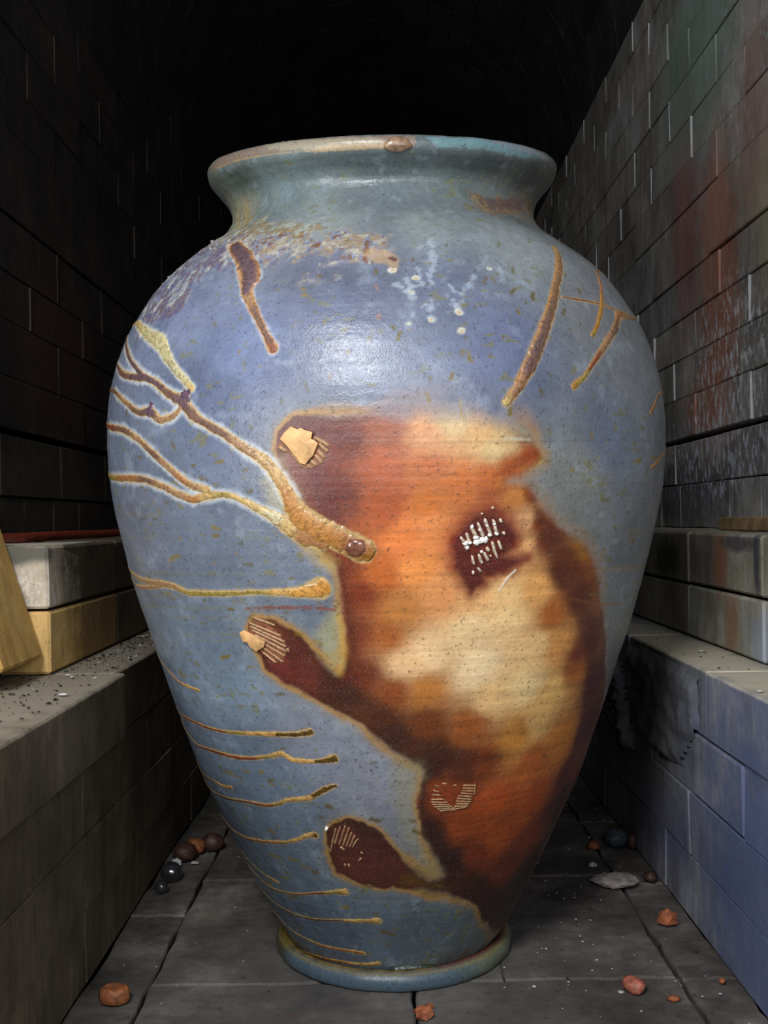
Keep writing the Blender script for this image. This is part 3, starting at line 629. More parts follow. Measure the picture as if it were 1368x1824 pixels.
# olive spots (each counted off at random over the glazed area)
def spot(x, y, w, h, rgb, k=.75, ang=0, s=2.2, warp=3):
    dx, dy = math.cos(ang) * w / 2, math.sin(ang) * w / 2
    paint([(x - dx, y - dy), (x + dx, y + dy)], [h], rgb, s, k, .4, warp, rng.randrange(500))
ol = [(112, 94, 24), (96, 82, 24), (126, 106, 36), (88, 80, 34)]
def inpoly(x, y, P):
    c = False
    for k in range(len(P)):
        (x1, y1), (x2, y2) = P[k], P[(k + 1) % len(P)]
        if (y1 > y) != (y2 > y) and x < (x2 - x1) * (y - y1) / (y2 - y1) + x1: c = not c
    return c
cnt = 0
while cnt < 320:
    x = rng.uniform(215, 1170); y = rng.uniform(430, 1720)
    hw = np.interp(y, [430, 520, 640, 760, 900, 1100, 1300, 1500, 1720], [300, 410, 475, 492, 480, 425, 355, 270, 170])
    if abs(x - 695) > hw - 12 or inpoly(x, y, FIELD): continue
    if y < 700 and x < 700 and rng.random() < .7: continue
    cnt += 1; sz = rng.choice([2, 2, 3, 3, 4, 5, 7])
    spot(x, y, sz * rng.uniform(.6, 2.2), sz, rng.choice(ol), rng.uniform(.55, .95), rng.uniform(-.3, .3) if y > 800 else rng.uniform(.8, 2.2))
for i in range(170):   # dark iron pinheads near the flashed edge
    k = rng.randrange(len(FIELD)); x, y = FIELD[k]; x += rng.gauss(0, 28); y += rng.gauss(0, 28)
    spot(x, y, 1, rng.choice([1.5, 2, 2.5, 3.5]), (44, 34, 26), .75, 0, 1, 1)
for i in range(130):
    x = rng.uniform(600, 1060); y = rng.uniform(760, 1600)
    if inpoly(x, y, FIELD): spot(x, y, 1, rng.choice([1.2, 1.5, 2, 2.5]), (52, 26, 18), .7, 0, 1, 1)
for x, y, w_, h_ in ((540, 515, 4, 6), (541, 525, 5, 6), (568, 491, 7, 6), (668, 1462, 14, 9), (734, 1462, 9, 7), (743, 1482, 10, 8), (588, 1438, 8, 9), (655, 1578, 7, 8), (780, 1577, 8, 5), (691, 1662, 22, 10), (386, 941, 14, 8), (970, 1347, 5, 6), (1078, 891, 14, 7), (408, 1376, 10, 9), (424, 1384, 12, 6), (438, 1373, 12, 6), (484, 1481, 9, 9), (508, 1563, 9, 8), (490, 1524, 22, 6), (525, 1532, 22, 6), (545, 1545, 14, 5), (562, 1555, 8, 8), (572, 1455, 6, 5)):
    spot(x, y, w_, h_, (96, 78, 30) if x > 560 else (118, 104, 40), .8, .3, 2.5, 4)
# pale splashes on the shoulder
W1 = (160, 172, 184)
for pts, wd, k in (([(768, 425), (770, 470), (766, 505)], [8, 9, 8], .75), ([(740, 440), (762, 436), (790, 428)], [5, 6, 4], .5), ([(766, 505), (768, 530), (772, 545)], [5, 4, 6], .5), ([(760, 545), (772, 548), (782, 540)], [8, 8, 5], .7), ([(766, 548), (768, 566)], [12, 10], .8),
                   ([(845, 490), (832, 515), (822, 525)], [9, 9, 5], .7), ([(800, 508), (808, 518)], [5, 5], .8), ([(797, 528), (812, 540), (818, 552)], [5, 9, 12], .9), ([(812, 545), (828, 532)], [5, 4], .7), ([(868, 458), (850, 490)], [8, 5], .35), ([(730, 490), (728, 515), (735, 530)], [10, 12, 8], .7), ([(705, 505), (725, 515), (752, 505)], [5, 8, 4], .7), ([(748, 480), (744, 500)], [6, 10], .6), ([(722, 475), (745, 480), (768, 478)], [5, 4, 3], .5), ([(890, 478), (896, 505)], [5, 12], .4), ([(870, 470), (905, 488)], [8, 6], .35), ([(925, 500), (950, 515)], [12, 8], .35), ([(735, 560), (735, 560)], [6, 8], .5), ([(600, 600), (640, 596)], [4, 3], .3), ([(470, 640), (520, 645), (580, 646)], [3], .3)):
    paint(pts, wd, W1, 4, k * .8, .35, 12, rng.randrange(300), .0003)
for x, y, r_ in ((699, 481, 9), (817, 556, 9), (768, 570, 7), (741, 496, 7), (733, 520, 6), (871, 478, 5), (728, 576, 5), (822, 590, 8)):
    spot(x, y, 3, r_ * 1.5, (206, 206, 190), .8, 0, 2.5, 3); spot(x, y, 2, r_ * .6, (176, 140, 80) if r_ > 6 else (150, 160, 110), .8, 0, 2, 2)
for x, y in ((671, 512), (674, 565), (700, 461)): spot(x, y, 6, 8, (142, 104, 88), .7, 1.3, 2.5, 3)
spot(699, 461, 10, 7, (84, 48, 40), .9, .2, 2, 3)
# pale scuff below the shell mark
paint([(918, 1016), (905, 1028), (894, 1045), (888, 1054)], [3, 4, 3, 2], (236, 228, 210), 1.5, .9, .3, 1, 77, .0007)
paint([(900, 781), (940, 783)], [4], (190, 196, 180), 4, .6, warp=4)
paint([(820, 712), (822, 738), (826, 742)], [4, 3, 6], (158, 128, 64), 2, .8)
# faint olive wheel streaks in the lower glaze
for yy, a, b in ((1019, 250, 470), (1062, 270, 330), (1080, 250, 430), (1100, 300, 430), (1130, 310, 430), (1140, 340, 420), (955, 220, 280), (915, 225, 300), (956, 410, 520), (1258, 390, 450), (1430, 500, 600), (1400, 500, 560), (1060, 1050, 1160), (940, 1090, 1170), (1010, 1070, 1170), (1075, 1060, 1115), (1100, 1075, 1120)):
    pts = [(x, yy + (x - a) * .02 + rng.uniform(-2, 2)) for x in np.linspace(a, b, 6)]
    paint(pts, [2, 3, 1.5, 3, 2, 1], (122, 118, 62), 2.5, .5, warp=3, seed=rng.randrange(200))
paint([(439, 1084), (475, 1082), (520, 1082), (560, 1083), (597, 1086)], [4, 5, 5, 6, 4], (128, 70, 50), 2, .8, warp=3)
paint([(1000, 1062), (1062, 1078), (1108, 1074)], [5, 5, 4], (130, 76, 34), 3, .7, warp=2)
paint([(1055, 1018), (1100, 1014), (1170, 1010)], [4, 5, 3], (170, 120, 76), 3, .5, warp=4)

# ---- glaze runs: halo painted on the wall, the run itself a raised bead
OR, TN, BR, PU, YE, OL, DK, RD, AM = (164, 112, 68), (158, 122, 88), (116, 86, 72), (102, 80, 86), (196, 166, 104), (150, 132, 62), (96, 70, 24), (134, 72, 46), (166, 104, 46)
BY = (206, 162, 92)
RUNS = [
 ('A', [(226, 603), (239, 650), (253, 668), (275, 680), (300, 701), (326, 716), (342, 737), (363, 753), (396, 771), (421, 789), (443, 804), (470, 820), (496, 851), (514, 884), (530, 915), (562, 942), (594, 956), (628, 970), (646, 980)], [12, 12, 15, 16, 18, 26, 24, 17, 17, 18, 19, 22, 25, 30, 44, 54, 48, 46, 48], [PU, PU, PU, PU, BR, PU, BR, BR, BR, TN, TN, (190, 156, 108), (196, 158, 104), (188, 132, 70), (190, 132, 66), (184, 126, 60), (176, 118, 52), (150, 96, 52), (158, 106, 40)], 1.3),
 ('A2', [(209, 648), (220, 667), (246, 673), (262, 675)], [10, 16, 16, 12], [PU, BR, PU, PU], 1),
 ('B', [(204, 697), (220, 713), (246, 734), (268, 733), (286, 748), (306, 743), (318, 732), (324, 720)], [11, 12, 14, 22, 15, 13, 12, 12], [BR, TN, BR, PU, TN, TN, TN, BR], 1.1),
 ('C', [(195, 760), (220, 766), (246, 782), (271, 806), (297, 830), (326, 855), (345, 866), (370, 874)], [14, 16, 14, 16, 14, 15, 15, 16], [RD, BR, TN, BR, TN, OR, TN, YE], 1.1),
 ('D', [(198, 850), (228, 852), (260, 855), (290, 866), (319, 881), (345, 890), (370, 883), (399, 881), (418, 885), (450, 901), (487, 920), (514, 938), (545, 956), (578, 968)], [13, 15, 15, 15, 16, 16, 16, 11, 11, 14, 22, 32, 36, 22], [OL, OR, BR, TN, TN, OR, YE, OL, YE, YE, (200, 190, 150), YE, OR, OR], 1.0),
 ('E', [(246, 576), (264, 596), (286, 610), (297, 634), (312, 658), (326, 674), (341, 691)], [14, 26, 34, 24, 17, 17, 17], [YE, (190, 178, 130), (196, 186, 140), (186, 178, 130), (184, 176, 140), (184, 174, 130), YE], 1.0),
 ('F', [(418, 436), (436, 462), (446, 495), (440, 520), (444, 533), (457, 563), (473, 594), (486, 620)], [30, 38, 46, 26, 20, 15, 13, 21], [PU, PU, PU, PU, TN, BR, BR, RD], 1.0),
 ('G', [(988, 440), (996, 475), (990, 510), (983, 545), (970, 584), (957, 619), (944, 650), (922, 690), (902, 716)], [12, 18, 17, 21, 24, 26, 27, 19, 16], [(166, 134, 84), (146, 110, 74), (138, 104, 72), (120, 92, 70), (112, 84, 72), (104, 80, 76), (112, 82, 74), (150, 110, 76), (186, 164, 100)], 1.3),
 ('H', [(1062, 483), (1071, 514), (1071, 549), (1064, 580), (1055, 597)], [8, 9, 11, 9, 9], [TN, OR, (178, 134, 48), (178, 134, 48), OL], 1),
 ('I', [(1119, 565), (1102, 559), (1097, 584), (1080, 610), (1058, 645), (1040, 672), (1023, 687)], [10, 16, 15, 14, 10, 8, 13], [TN, OR, BR, TN, RD, OL, (160, 116, 44)], 1.1),
 ('J', [(1172, 703), (1166, 720), (1159, 735)], [7, 8, 9], [TN, OR, OR], .8),
 ('K', [(1187, 799), (1171, 823), (1161, 832)], [5, 8, 10], [TN, OR, OR], .8),
 ('L', [(1001, 529), (1032, 534), (1071, 542), (1100, 553), (1119, 560)], [4, 5, 5, 5, 6], [RD, RD, OR, OR, TN], .5),
 ('N', [(233, 1018), (253, 1033), (286, 1040), (308, 1044), (337, 1056), (399, 1057), (454, 1055), (502, 1055), (538, 1055), (570, 1048)], [8, 9, 14, 12, 11, 10, 9, 13, 22, 42], [TN, TN, TN, TN, OL, OL, OL, BY, (206, 150, 70), (200, 140, 58)], .6),
 ('N2', [(243, 1043), (264, 1046), (286, 1043)], [6, 8, 8], [TN, TN, TN], .6),
 ('O', [(293, 1186), (315, 1212), (337, 1223), (355, 1230)], [4, 5, 6, 8], [OR, OR, BY, OL], .6),
 ('P', [(317, 1267), (338, 1282), (364, 1294), (388, 1301), (417, 1305), (449, 1307), (488, 1308), (492, 1308), (528, 1308), (552, 1304)], [4, 6, 7, 7, 7, 9, 11, 11, 12, 16], [BR, RD, RD, RD, OL, BY, BY, DK, DK, DK], .8),
 ('Q', [(330, 1303), (350, 1326), (382, 1338), (417, 1348), (446, 1351), (475, 1348), (502, 1343), (522, 1354), (556, 1356), (562, 1356), (575, 1355), (594, 1351)], [4, 6, 8, 9, 8, 8, 12, 10, 10, 10, 12, 21], [BR, BR, RD, RD, RD, OL, BY, BY, BY, DK, DK, DK], .8),
 ('R', [(359, 1374), (379, 1390), (397, 1400), (412, 1403)], [3, 5, 7, 9], [OR, OR, BY, OR], .6),
 ('S', [(377, 1407), (399, 1420), (440, 1428), (475, 1434), (499, 1431), (511, 1425), (552, 1421), (560, 1416), (581, 1405), (598, 1399)], [4, 6, 7, 8, 8, 8, 12, 13, 14, 7], [BR, DK, BR, RD, OL, BY, BY, DK, DK, DK], .8),
 ('T', [(411, 1475), (432, 1490), (458, 1497), (490, 1500), (511, 1500), (531, 1495), (547, 1488), (561, 1487)], [4, 6, 8, 8, 7, 9, 11, 15], [TN, OR, OR, OR, OL, BY, BY, DK], .8),
 ('U', [(467, 1569), (487, 1583), (511, 1591), (534, 1593), (563, 1591), (594, 1589), (614, 1588)], [3, 5, 5, 5, 6, 10, 19], [BR, DK, DK, RD, RD, OL, BY], .8),
 ('V', [(493, 1611), (522, 1627), (554, 1637), (598, 1639), (622, 1640), (651, 1640), (672, 1640)], [3, 5, 6, 6, 9, 11, 19], [DK, DK, DK, BR, BY, BY, BY], .8),
 ('W', [(516, 1654), (549, 1674), (578, 1686), (622, 1694), (646, 1698)], [3, 6, 7, 8, 11], [OL, OL, AM, AM, AM], .7),
 ('X', [(534, 1689), (563, 1703), (601, 1712), (645, 1718), (674, 1716)], [4, 7, 8, 10, 14], [OL, AM, AM, BY, BY], .7),
 ('Y', [(473, 1559), (484, 1566), (496, 1572)], [3, 6, 6], [OL, AM, BY], .5),
]
for nm, pts, wd, cols, kh in RUNS:
    big = max(wd) > 12 and nm not in 'PQSTUVWX'
    if big:
        hn = {'A': 14, 'D': 11}.get(nm, len(pts))
        paint(pts[:hn], [w_ + (11 if nm in 'ABCDA2' else 5) for w_ in wd[:hn]], (200, 208, 214) if nm in ('A', 'A2', 'C', 'D', 'B', 'F', 'E') else (160, 156, 130), 5, .62, warp=4, seed=101)
    paint(pts, [w_ + 1.5 for w_ in wd], ((170, 124, 66) if nm in 'FGHIJK' else (186, 156, 100)) if nm not in ('E',) else (196, 186, 150), 2.5, .9, warp=3, seed=102)
# ---- build body, lip and foot from the grid
grain = fbm(AX, V2, 700, 2, 120); rings = fbm(AX * .01 + 3, V2, 150, 3, 130)
DISP += (n1 - .5) * .0012 + (rings - .5) * .0004
pinch = sm(V2, 0, .012) * sm(SV[-1] - V2, 0, .01); DISP *= pinch
GLS += (n2 - .5) * .12
PTS = jar_point(T2, V2, DISP)
def grid_part(name, i0, i1, mat, parent, inv):
    n = i1 - i0; P = PTS[i0:i1].reshape(-1, 3) - np.array(inv); me = bpy.data.meshes.new(name)
    idx = np.arange(n * NT_).reshape(n, NT_); nx = np.roll(idx, -1, 1)
    q = np.stack([idx[:-1], nx[:-1], nx[1:], idx[1:]], -1).reshape(-1, 4)[:, ::-1]
    me.vertices.add(len(P)); me.vertices.foreach_set('co', P.astype(np.float32).ravel())
    me.loops.add(q.size); me.loops.foreach_set('vertex_index', q.ravel().astype(np.int32))
    me.polygons.add(len(q)); me.polygons.foreach_set('loop_start', np.arange(0, q.size, 4, dtype=np.int32))
    me.update(calc_edges=True); me.polygons.foreach_set('use_smooth', np.ones(len(q), bool))
    a = me.color_attributes.new('glaze', 'FLOAT_COLOR', 'POINT')
    c = np.concatenate([np.clip(COL[i0:i1], 0, 1), np.ones((n, NT_, 1), np.float32)], -1); a.data.foreach_set('color', c.astype(np.float32).ravel())
    g = me.attributes.new('gloss', 'FLOAT', 'POINT'); g.data.foreach_set('value', np.clip(GLS[i0:i1], .1, 1).astype(np.float32).ravel())
    me.validate(); return link(name, me, mat, parent)
t = NT('wood_fired_glaze'); p = t.coord()
at = t.n('ShaderNodeAttribute', attribute_name='glaze'); ag = t.n('ShaderNodeAttribute', attribute_name='gloss')
n_f = t.noise(p, 900, 2, .6); n_m = t.noise(p, 330, 3, .7); n_r = t.noise(t.mapping(p, (12, 12, 900)), 1, 3, .6)
col = t.mix(t.ramp(n_m, [(.58, 0.0), (.70, .6)]), at.outputs['Color'], (30, 30, 28))
col = t.mix(t.ramp(n_f, [(.58, 0.0), (.72, .09)]), col, (235, 235, 240))
t.l(col, t.b.inputs['Base Color']); t.l(t.math('ADD', ag.outputs['Fac'], t.math('MULTIPLY', t.math('SUBTRACT', n_m, .5), .25)), t.b.inputs['Roughness'])
t.b.inputs['Specular IOR Level'].default_value = .62
bn = t.bump(n_r, .16, .0004); bn = t.bump(n_m, .32, .0010, bn); bn = t.bump(n_f, .25, .0005, bn); t.l(bn, t.b.inputs['Normal'])
M['glaze'] = t.m
jar = empty('storage_jar', (X0, ZC, 0))
tag(jar, 'large wood-fired stoneware jar, ash-blue glaze with orange flashing, standing on the kiln floor', 'jar')
inv = (X0, ZC, 0)
iR = int(np.argmin(np.abs(PR[:60, 1] - .7175) + (np.arange(60) < 20) * 1)) if False else int(np.searchsorted(-PR[:, 1], -.7185, sorter=None)) if False else None
vlip = [i for i in range(NV) if PR[i, 1] < .7185 and i > 10][0]
grid_part('lip', 0, vlip + 1, M['glaze'], jar, inv); grid_part('body', vlip, NV, M['glaze'], jar, inv)
# inside of the jar
def lathe(name, pts, mat, parent, seg=96, tilt=True, smooth=True):
    bm = bmesh.new(); rows = []
    for r, z in pts:
        row = []
        for k in range(seg):
            a = 2 * math.pi * k / seg; row.append(bm.verts.new((r * math.sin(a), -r * math.cos(a), z - (KT * float(wz(np.array(z))) * r * math.cos(a) if tilt else 0))))
        rows.append(row)
    for i in range(len(rows) - 1):
        for k in range(seg): bm.faces.new((rows[i][k], rows[i + 1][k], rows[i + 1][(k + 1) % seg], rows[i][(k + 1) % seg]))
    return link(name, bm_mesh(name, bm, smooth), mat, parent)
M['inner'] = simple('bare_clay_inside', (104, 78, 62), .75, .3)
M['footg'] = simple('foot_glaze', (96, 116, 134), .35, .6, 200, .0008)
inn = [(.1500, .7300), (.146, .722), (.135, .700), (.132, .684), (.136, .668), (.15, .648), (.175, .632), (.205, .604), (.228, .566), (.243, .516), (.246, .46), (.236, .39), (.211, .30), (.18, .20), (.15, .13), (.11, .05), (.08, .03), (.0005, .028)]
lathe('interior', inn[::1], M['inner'], jar)
# foot ring with its own painted glaze
ringp = [(.0925, .0105), (.0958, .0112), (.0985, .0145), (.1015, .0168), (.1045, .0166), (.1085, .0140), (.1105, .0110), (.1112, .0070), (.1104, .0026), (.1085, .0004), (.080, .0003)]
fp, fs = resample(ringp, 46, 2); seg = 420; bm = bmesh.new(); lay = bm.verts.layers.float_color.new('glaze'); lg = bm.verts.layers.float.new('gloss'); rows = []
for i, (r, z) in enumerate(fp):
    row = []
    for k in range(seg):
        a = 2 * math.pi * k / seg; rr = r + .0006 * math.sin(3 * a + 1) * min(1, i / 8) + .0003 * math.sin(17 * a)
        v = bm.verts.new((rr * math.sin(a), -rr * math.cos(a), z + .0005 * math.sin(2 * a + .5) * (z > .003)))
        aa = math.degrees(a) if a < math.pi else math.degrees(a) - 360
        inner = 1 - min(1, max(0, (r - .1035) / .004)) if i < 30 else 0
        g = np.array(lin((74, 92, 104))); y_ = np.array(lin((122, 100, 44))); rd_ = np.array(lin((96, 50, 34))); gn = np.array(lin((104, 110, 88)))
        q = .5 + .5 * math.sin(a * 23 + math.sin(a * 7) * 3)
        base_ = g
        if aa > 25: f = min(1, (aa - 25) / 25); base_ = g * (1 - f) + gn * f
        if aa < -55: f = min(1, (-aa - 55) / 15); base_ = g * (1 - f) + np.array(lin((70, 66, 40))) * f
        up = y_ * (.5 + .5 * q) if aa < 20 else rd_
        c = base_ * (1 - inner) + up * inner
        edge = math.exp(-((r - .1075) / .0012) ** 2) if i < 32 else 0; c = c * (1 - .6 * edge) + np.array(lin((138, 120, 66))) * .6 * edge
        c = c * (.85 + .3 * rng.random()); v[lay] = (*c, 1); v[lg] = .38
        row.append(v)
    rows.append(row)
for i in range(len(rows) - 1):
    for k in range(seg): bm.faces.new((rows[i][k], rows[i][(k + 1) % seg], rows[i + 1][(k + 1) % seg], rows[i + 1][k]))
bm.faces.new(rows[-1]); bmesh.ops.recalc_face_normals(bm, faces=bm.faces[:])
link('foot_ring', bm_mesh('foot_ring', bm, True), M['glaze'], jar)
# raised runs
t = NT('ash_run'); p = t.coord(); at = t.n('ShaderNodeAttribute', attribute_name='glaze')
nA = t.noise(p, 300, 4, .7); nB = t.noise(p, 800, 2, .6)
t.l(t.mix(t.ramp(nA, [(.48, 0.0), (.64, .6)]), at.outputs['Color'], t.mix(1.0, at.outputs['Color'], (140, 116, 104), 'MULTIPLY')), t.b.inputs['Base Color'])
t.b.inputs['Roughness'].default_value = .34; t.b.inputs['Coat Weight'].default_value = .3; t.b.inputs['Coat Roughness'].default_value = .15
t.l(t.bump(nB, .25, .0005, t.bump(nA, .7, .002)), t.b.inputs['Normal']); M['run'] = t.m
def catmull(vals, n):
    V = np.array(vals, float); V = V if V.ndim > 1 else V[:, None]; m = len(V); out = []
    for u in np.linspace(0, m - 1, n):
        i = min(int(u), m - 2); f = u - i; p0, p1, p2, p3 = V[max(i - 1, 0)], V[i], V[i + 1], V[min(i + 2, m - 1)]
        out.append(.5 * ((2 * p1) + (-p0 + p2) * f + (2 * p0 - 5 * p1 + 4 * p2 - p3) * f * f + (-p0 + 3 * p1 - 3 * p2 + p3) * f ** 3))
    return np.array(out)
def bead(name, pts, wd, cols, kh, parent, mat, edgec, seed, height=None, taper=True):
    cp = chart(pts)
    if name == 'glaze_run' and taper and abs(cp[0][0]) > .78 and len(pts) > 2:
        k_ = -.30 if cp[0][0] < 0 else .30; cp = [(cp[0][0] + k_, cp[0][1] - .012), (cp[0][0] + k_ / 2, cp[0][1] - .006)] + cp; wd = [wd[0] * .7, wd[0]] + list(wd); cols = [cols[0], cols[0]] + list(cols)
    if taper and name == 'glaze_run':
        (t1, v1), (t2, v2) = cp[-2], cp[-1]; rl = .22; dd = math.hypot((t2 - t1) * rl, v2 - v1) + 1e-9; e_ = wd[-1] * PXM * .45
        cp = list(cp[:-1]) + [(t2 + (t2 - t1) / dd * e_, v2 + (v2 - v1) / dd * e_)]
    cp = np.array(cp); r_mean = .22
    L = sum(math.hypot((cp[i + 1][0] - cp[i][0]) * r_mean, cp[i + 1][1] - cp[i][1]) for i in range(len(cp) - 1))
    n = max(8, int(L / .0016)); c = catmull(cp, n); w_ = np.maximum(catmull(wd, n)[:, 0], 1.5) * PXM
    # colours change abruptly between samples: piecewise with short blends
    CL = np.array([lin(x) for x in cols]); u = np.linspace(0, len(cols) - 1, n); i0 = np.minimum(u.astype(int), len(cols) - 2); f = sm(u - i0, .2, .8)[:, None]; cl = CL[i0] * (1 - f) + CL[i0 + 1] * f
    rr = np.interp(c[:, 1], SV, PR[:, 0]); d = np.gradient(np.c_[c[:, 0] * rr, c[:, 1]], axis=0); d /= np.hypot(d[:, 0], d[:, 1])[:, None] + 1e-9
    nrm = np.c_[-d[:, 1], d[:, 0]]; rs = np.random.RandomState(seed); K = 11; s_ = np.linspace(-1, 1, K)
    j1 = np.interp(np.arange(n), np.arange(0, n + 4, 2), rs.uniform(.72, 1.22, len(np.arange(0, n + 4, 2)))); j2 = np.interp(np.arange(n), np.arange(0, n + 4, 2), rs.uniform(.72, 1.22, len(np.arange(0, n + 4, 2))))
    ends = np.ones(n)
    if taper:   # rounded ends
        dist = np.arange(n) * L / n; a = np.clip((dist[-1] - dist) / (w_[-1] / 2), 0, 1); ends = np.sqrt(np.clip(1 - (1 - a) ** 2, 0, 1)); a = np.clip(dist / (w_[0] / 2), 0, 1); ends *= np.sqrt(np.clip(1 - (1 - a) ** 2, 0, 1))
    T_, V_, H_, Cc = [], [], [], []
    for k, s1 in enumerate(s_):
        off = s1 * w_ / 2 * np.where(s1 < 0, j1, j2) * ends
        T_.append(c[:, 0] + nrm[:, 0] * off / rr); V_.append(c[:, 1] + nrm[:, 1] * off)
        hh = (1 - abs(s1) ** 2.2) * np.minimum(w_ * .10, .0017) * kh * ends * (1 + rs.uniform(-.18, .18, n)) if height is None else (1 - abs(s1) ** 2.2) * height * ends
        H_.append(hh - .0005 * (abs(s1) > .99) + .00015)
        e = sm(np.full(n, abs(s1)), .5, .95)[:, None]; Cc.append((cl * (1 - e * .85) + np.array(lin(edgec)) * e * .85) * rs.uniform(.85, 1.12, (n, 1)))
    T_, V_, H_, Cc = (np.array(x) for x in (T_, V_, H_, Cc))
    # ride over the relief of the body
    ii = np.clip(np.searchsorted(SV, V_), 0, NV - 1); jj = np.clip(np.searchsorted(fr, T_), 0, len(fr) - 1); H_ = H_ + DISP[ii, jj]
    P = jar_point(T_, np.clip(V_, 0, SV[-1]), H_) - np.array(inv)
    me = bpy.data.meshes.new(name); idx = np.arange(K * n).reshape(K, n)
    q = np.stack([idx[:-1, :-1], idx[:-1, 1:], idx[1:, 1:], idx[1:, :-1]], -1).reshape(-1, 4)
    me.from_pydata(P.reshape(-1, 3).tolist(), [], q.tolist()); me.polygons.foreach_set('use_smooth', [True] * len(q))
    # outward winding
    f0 = me.polygons[len(q) // 2]; 
    if f0.normal.dot(Vector((f0.center.x, f0.center.y, 0))) < 0: me.flip_normals()
    a = me.color_attributes.new('glaze', 'FLOAT_COLOR', 'POINT'); a.data.foreach_set('color', np.concatenate([Cc.reshape(-1, 3), np.ones((K * n, 1))], -1).astype(np.float32).ravel())
    return link(name, me, mat, parent)
for i, (nm, pts, wd, cols, kh) in enumerate(RUNS):
    bead('glaze_run', pts, wd, cols, kh, jar, M['run'], ((176, 126, 70) if nm in 'FGHIJK' else (196, 162, 104)) if nm != 'E' else (206, 196, 150), 300 + i)
# molten bead at the tip of the longest run
def cap(name, px, py, rpx, h, mat, parent, asp=1., seed=0, rag=.0, ang=0.):
    th0, v0 = on_jar(px, py); r0 = float(np.interp(v0, SV, PR[:, 0])); bm = bmesh.new(); rows = []; rs = random.Random(seed); N = 20; ph = [rs.uniform(1 - rag, 1 + rag) for _ in range(N)]
    for i in range(6):
        f = i / 5; row = []
        for k in range(N):
            a = 2 * math.pi * k / N; R_ = rpx * PXM * (1 - f ** 2.2 * .98) * ph[k]; x = math.cos(a) * R_ * asp; y = math.sin(a) * R_
            x, y = x * math.cos(ang) - y * math.sin(ang), x * math.sin(ang) + y * math.cos(ang)
            row.append(bm.verts.new(Vector(jar_point(np.array(th0 + x / r0), np.array(v0 + y), np.array(h * math.sin(f * math.pi / 2) - .0003 * (i == 0)))) - Vector(inv)))
        rows.append(row)
    for i in range(5):
        for k in range(N): bm.faces.new((rows[i][k], rows[i][(k + 1) % N], rows[i + 1][(k + 1) % N], rows[i + 1][k]))
    bm.faces.new(rows[-1]); bmesh.ops.recalc_face_normals(bm, faces=bm.faces[:]); return link(name, bm_mesh(name, bm, True), mat, parent)
M['amber'] = simple('molten_ash_bead', (110, 70, 54), .12, .8, 120, .0004, .4, 1.)
M['lipdrip'] = simple('dull_ash_drip', (128, 100, 78), .35, .6, 200, .0008, .3, .2)
M['purple'] = simple('purple_ash_glass', (84, 62, 78), .22, .7, 200, .0008, .35, .6)
o = cap('molten_bead', 634, 975, 18, .0042, M['amber'], jar, 1.15, 1, .04); o['label'] = 'glossy dark amber bead'
cap('ash_drip', 708, 258, 22, .0030, M['lipdrip'], jar, 1.3, 2, .08)
cap('ash_blister', 332, 706, 13, .0014, M['purple'], jar, 1.2, 3, .4); cap('ash_blister', 268, 730, 12, .0012, M['purple'], jar, 1.1, 4, .4); cap('ash_blister', 447, 497, 17, .0016, M['purple'], jar, 1.1, 5, .2)
# ---- shell marks: each a scar with its raised ribs
M['rib'] = simple('shell_rib', (150, 118, 84), .45, .5, 500, .0006, .3)
M['rib_pale'] = simple('pale_shell_rib', (186, 172, 150), .3, .6, 600, .001, .35, .3)
M['shell'] = simple('shell_fragment', (204, 160, 108), .55, .4, 90, .0015, .18)
M['lime'] = simple('shell_lime', (232, 228, 220), .7, .4, 400, .001, .1)
M['scar'] = simple('shell_scar', (120, 76, 52), .5, .5, 300, .0008, .35)
def strip(name, a, b, wpx, h, mat, parent, seed):
    pts = [a, ((a[0] + b[0]) / 2, (a[1] + b[1]) / 2), b]
    return bead(name, pts, [wpx, wpx * 1.1, wpx], [(1, 1, 1)] * 3, 1, parent, mat, (1, 1, 1), seed, height=h)
def sheet(name, poly, h, thick, mat, parent, curl=0.):
    """broken shell lying on the wall: an outline with thickness, lifted a little"""
    cps = chart(poly); c0 = np.mean(np.array(cps), 0); bm = bmesh.new(); rings_ = []
    for lev, f in ((0, 1.), (1, 1.), (1, .96), (1, .6), (1, .25)):
        row = []
        for (t_, v_) in cps:
            t1 = c0[0] + (t_ - c0[0]) * f; v1 = c0[1] + (v_ - c0[1]) * f; hh = h + thick * lev + (curl * (1 - f * f) if lev else 0)
            row.append(bm.verts.new(Vector(jar_point(np.array(t1), np.array(v1), np.array(hh))) - Vector(inv)))
        rings_.append(row)
    n = len(cps)
    for i in range(len(rings_) - 1):
        for k in range(n): bm.faces.new((rings_[i][k], rings_[i][(k + 1) % n], rings_[i + 1][(k + 1) % n], rings_[i + 1][k]))
    bm.faces.new(rings_[-1]); bm.faces.new(rings_[0][::-1]); bmesh.ops.recalc_face_normals(bm, faces=bm.faces[:])
    return link(name, bm_mesh(name, bm), mat, parent)
def shell_mark(base, ribs, off, sc, wpx, mat, label=None, h=.0011):
    f = lambda p: (p[0] / sc + off[0], p[1] / sc + off[1])
    root = sheet('shell_mark', [f(p) for p in base], -.0006, .0009, M['scar'], jar)
    if label: root['label'] = label
    for i, r in enumerate(ribs): strip('rib', f(r[0]), f(r[1]), wpx if len(r) < 3 else r[2], h, mat, root, 500 + i)
    return root, f
o7, s7 = (450, 700), 6.84
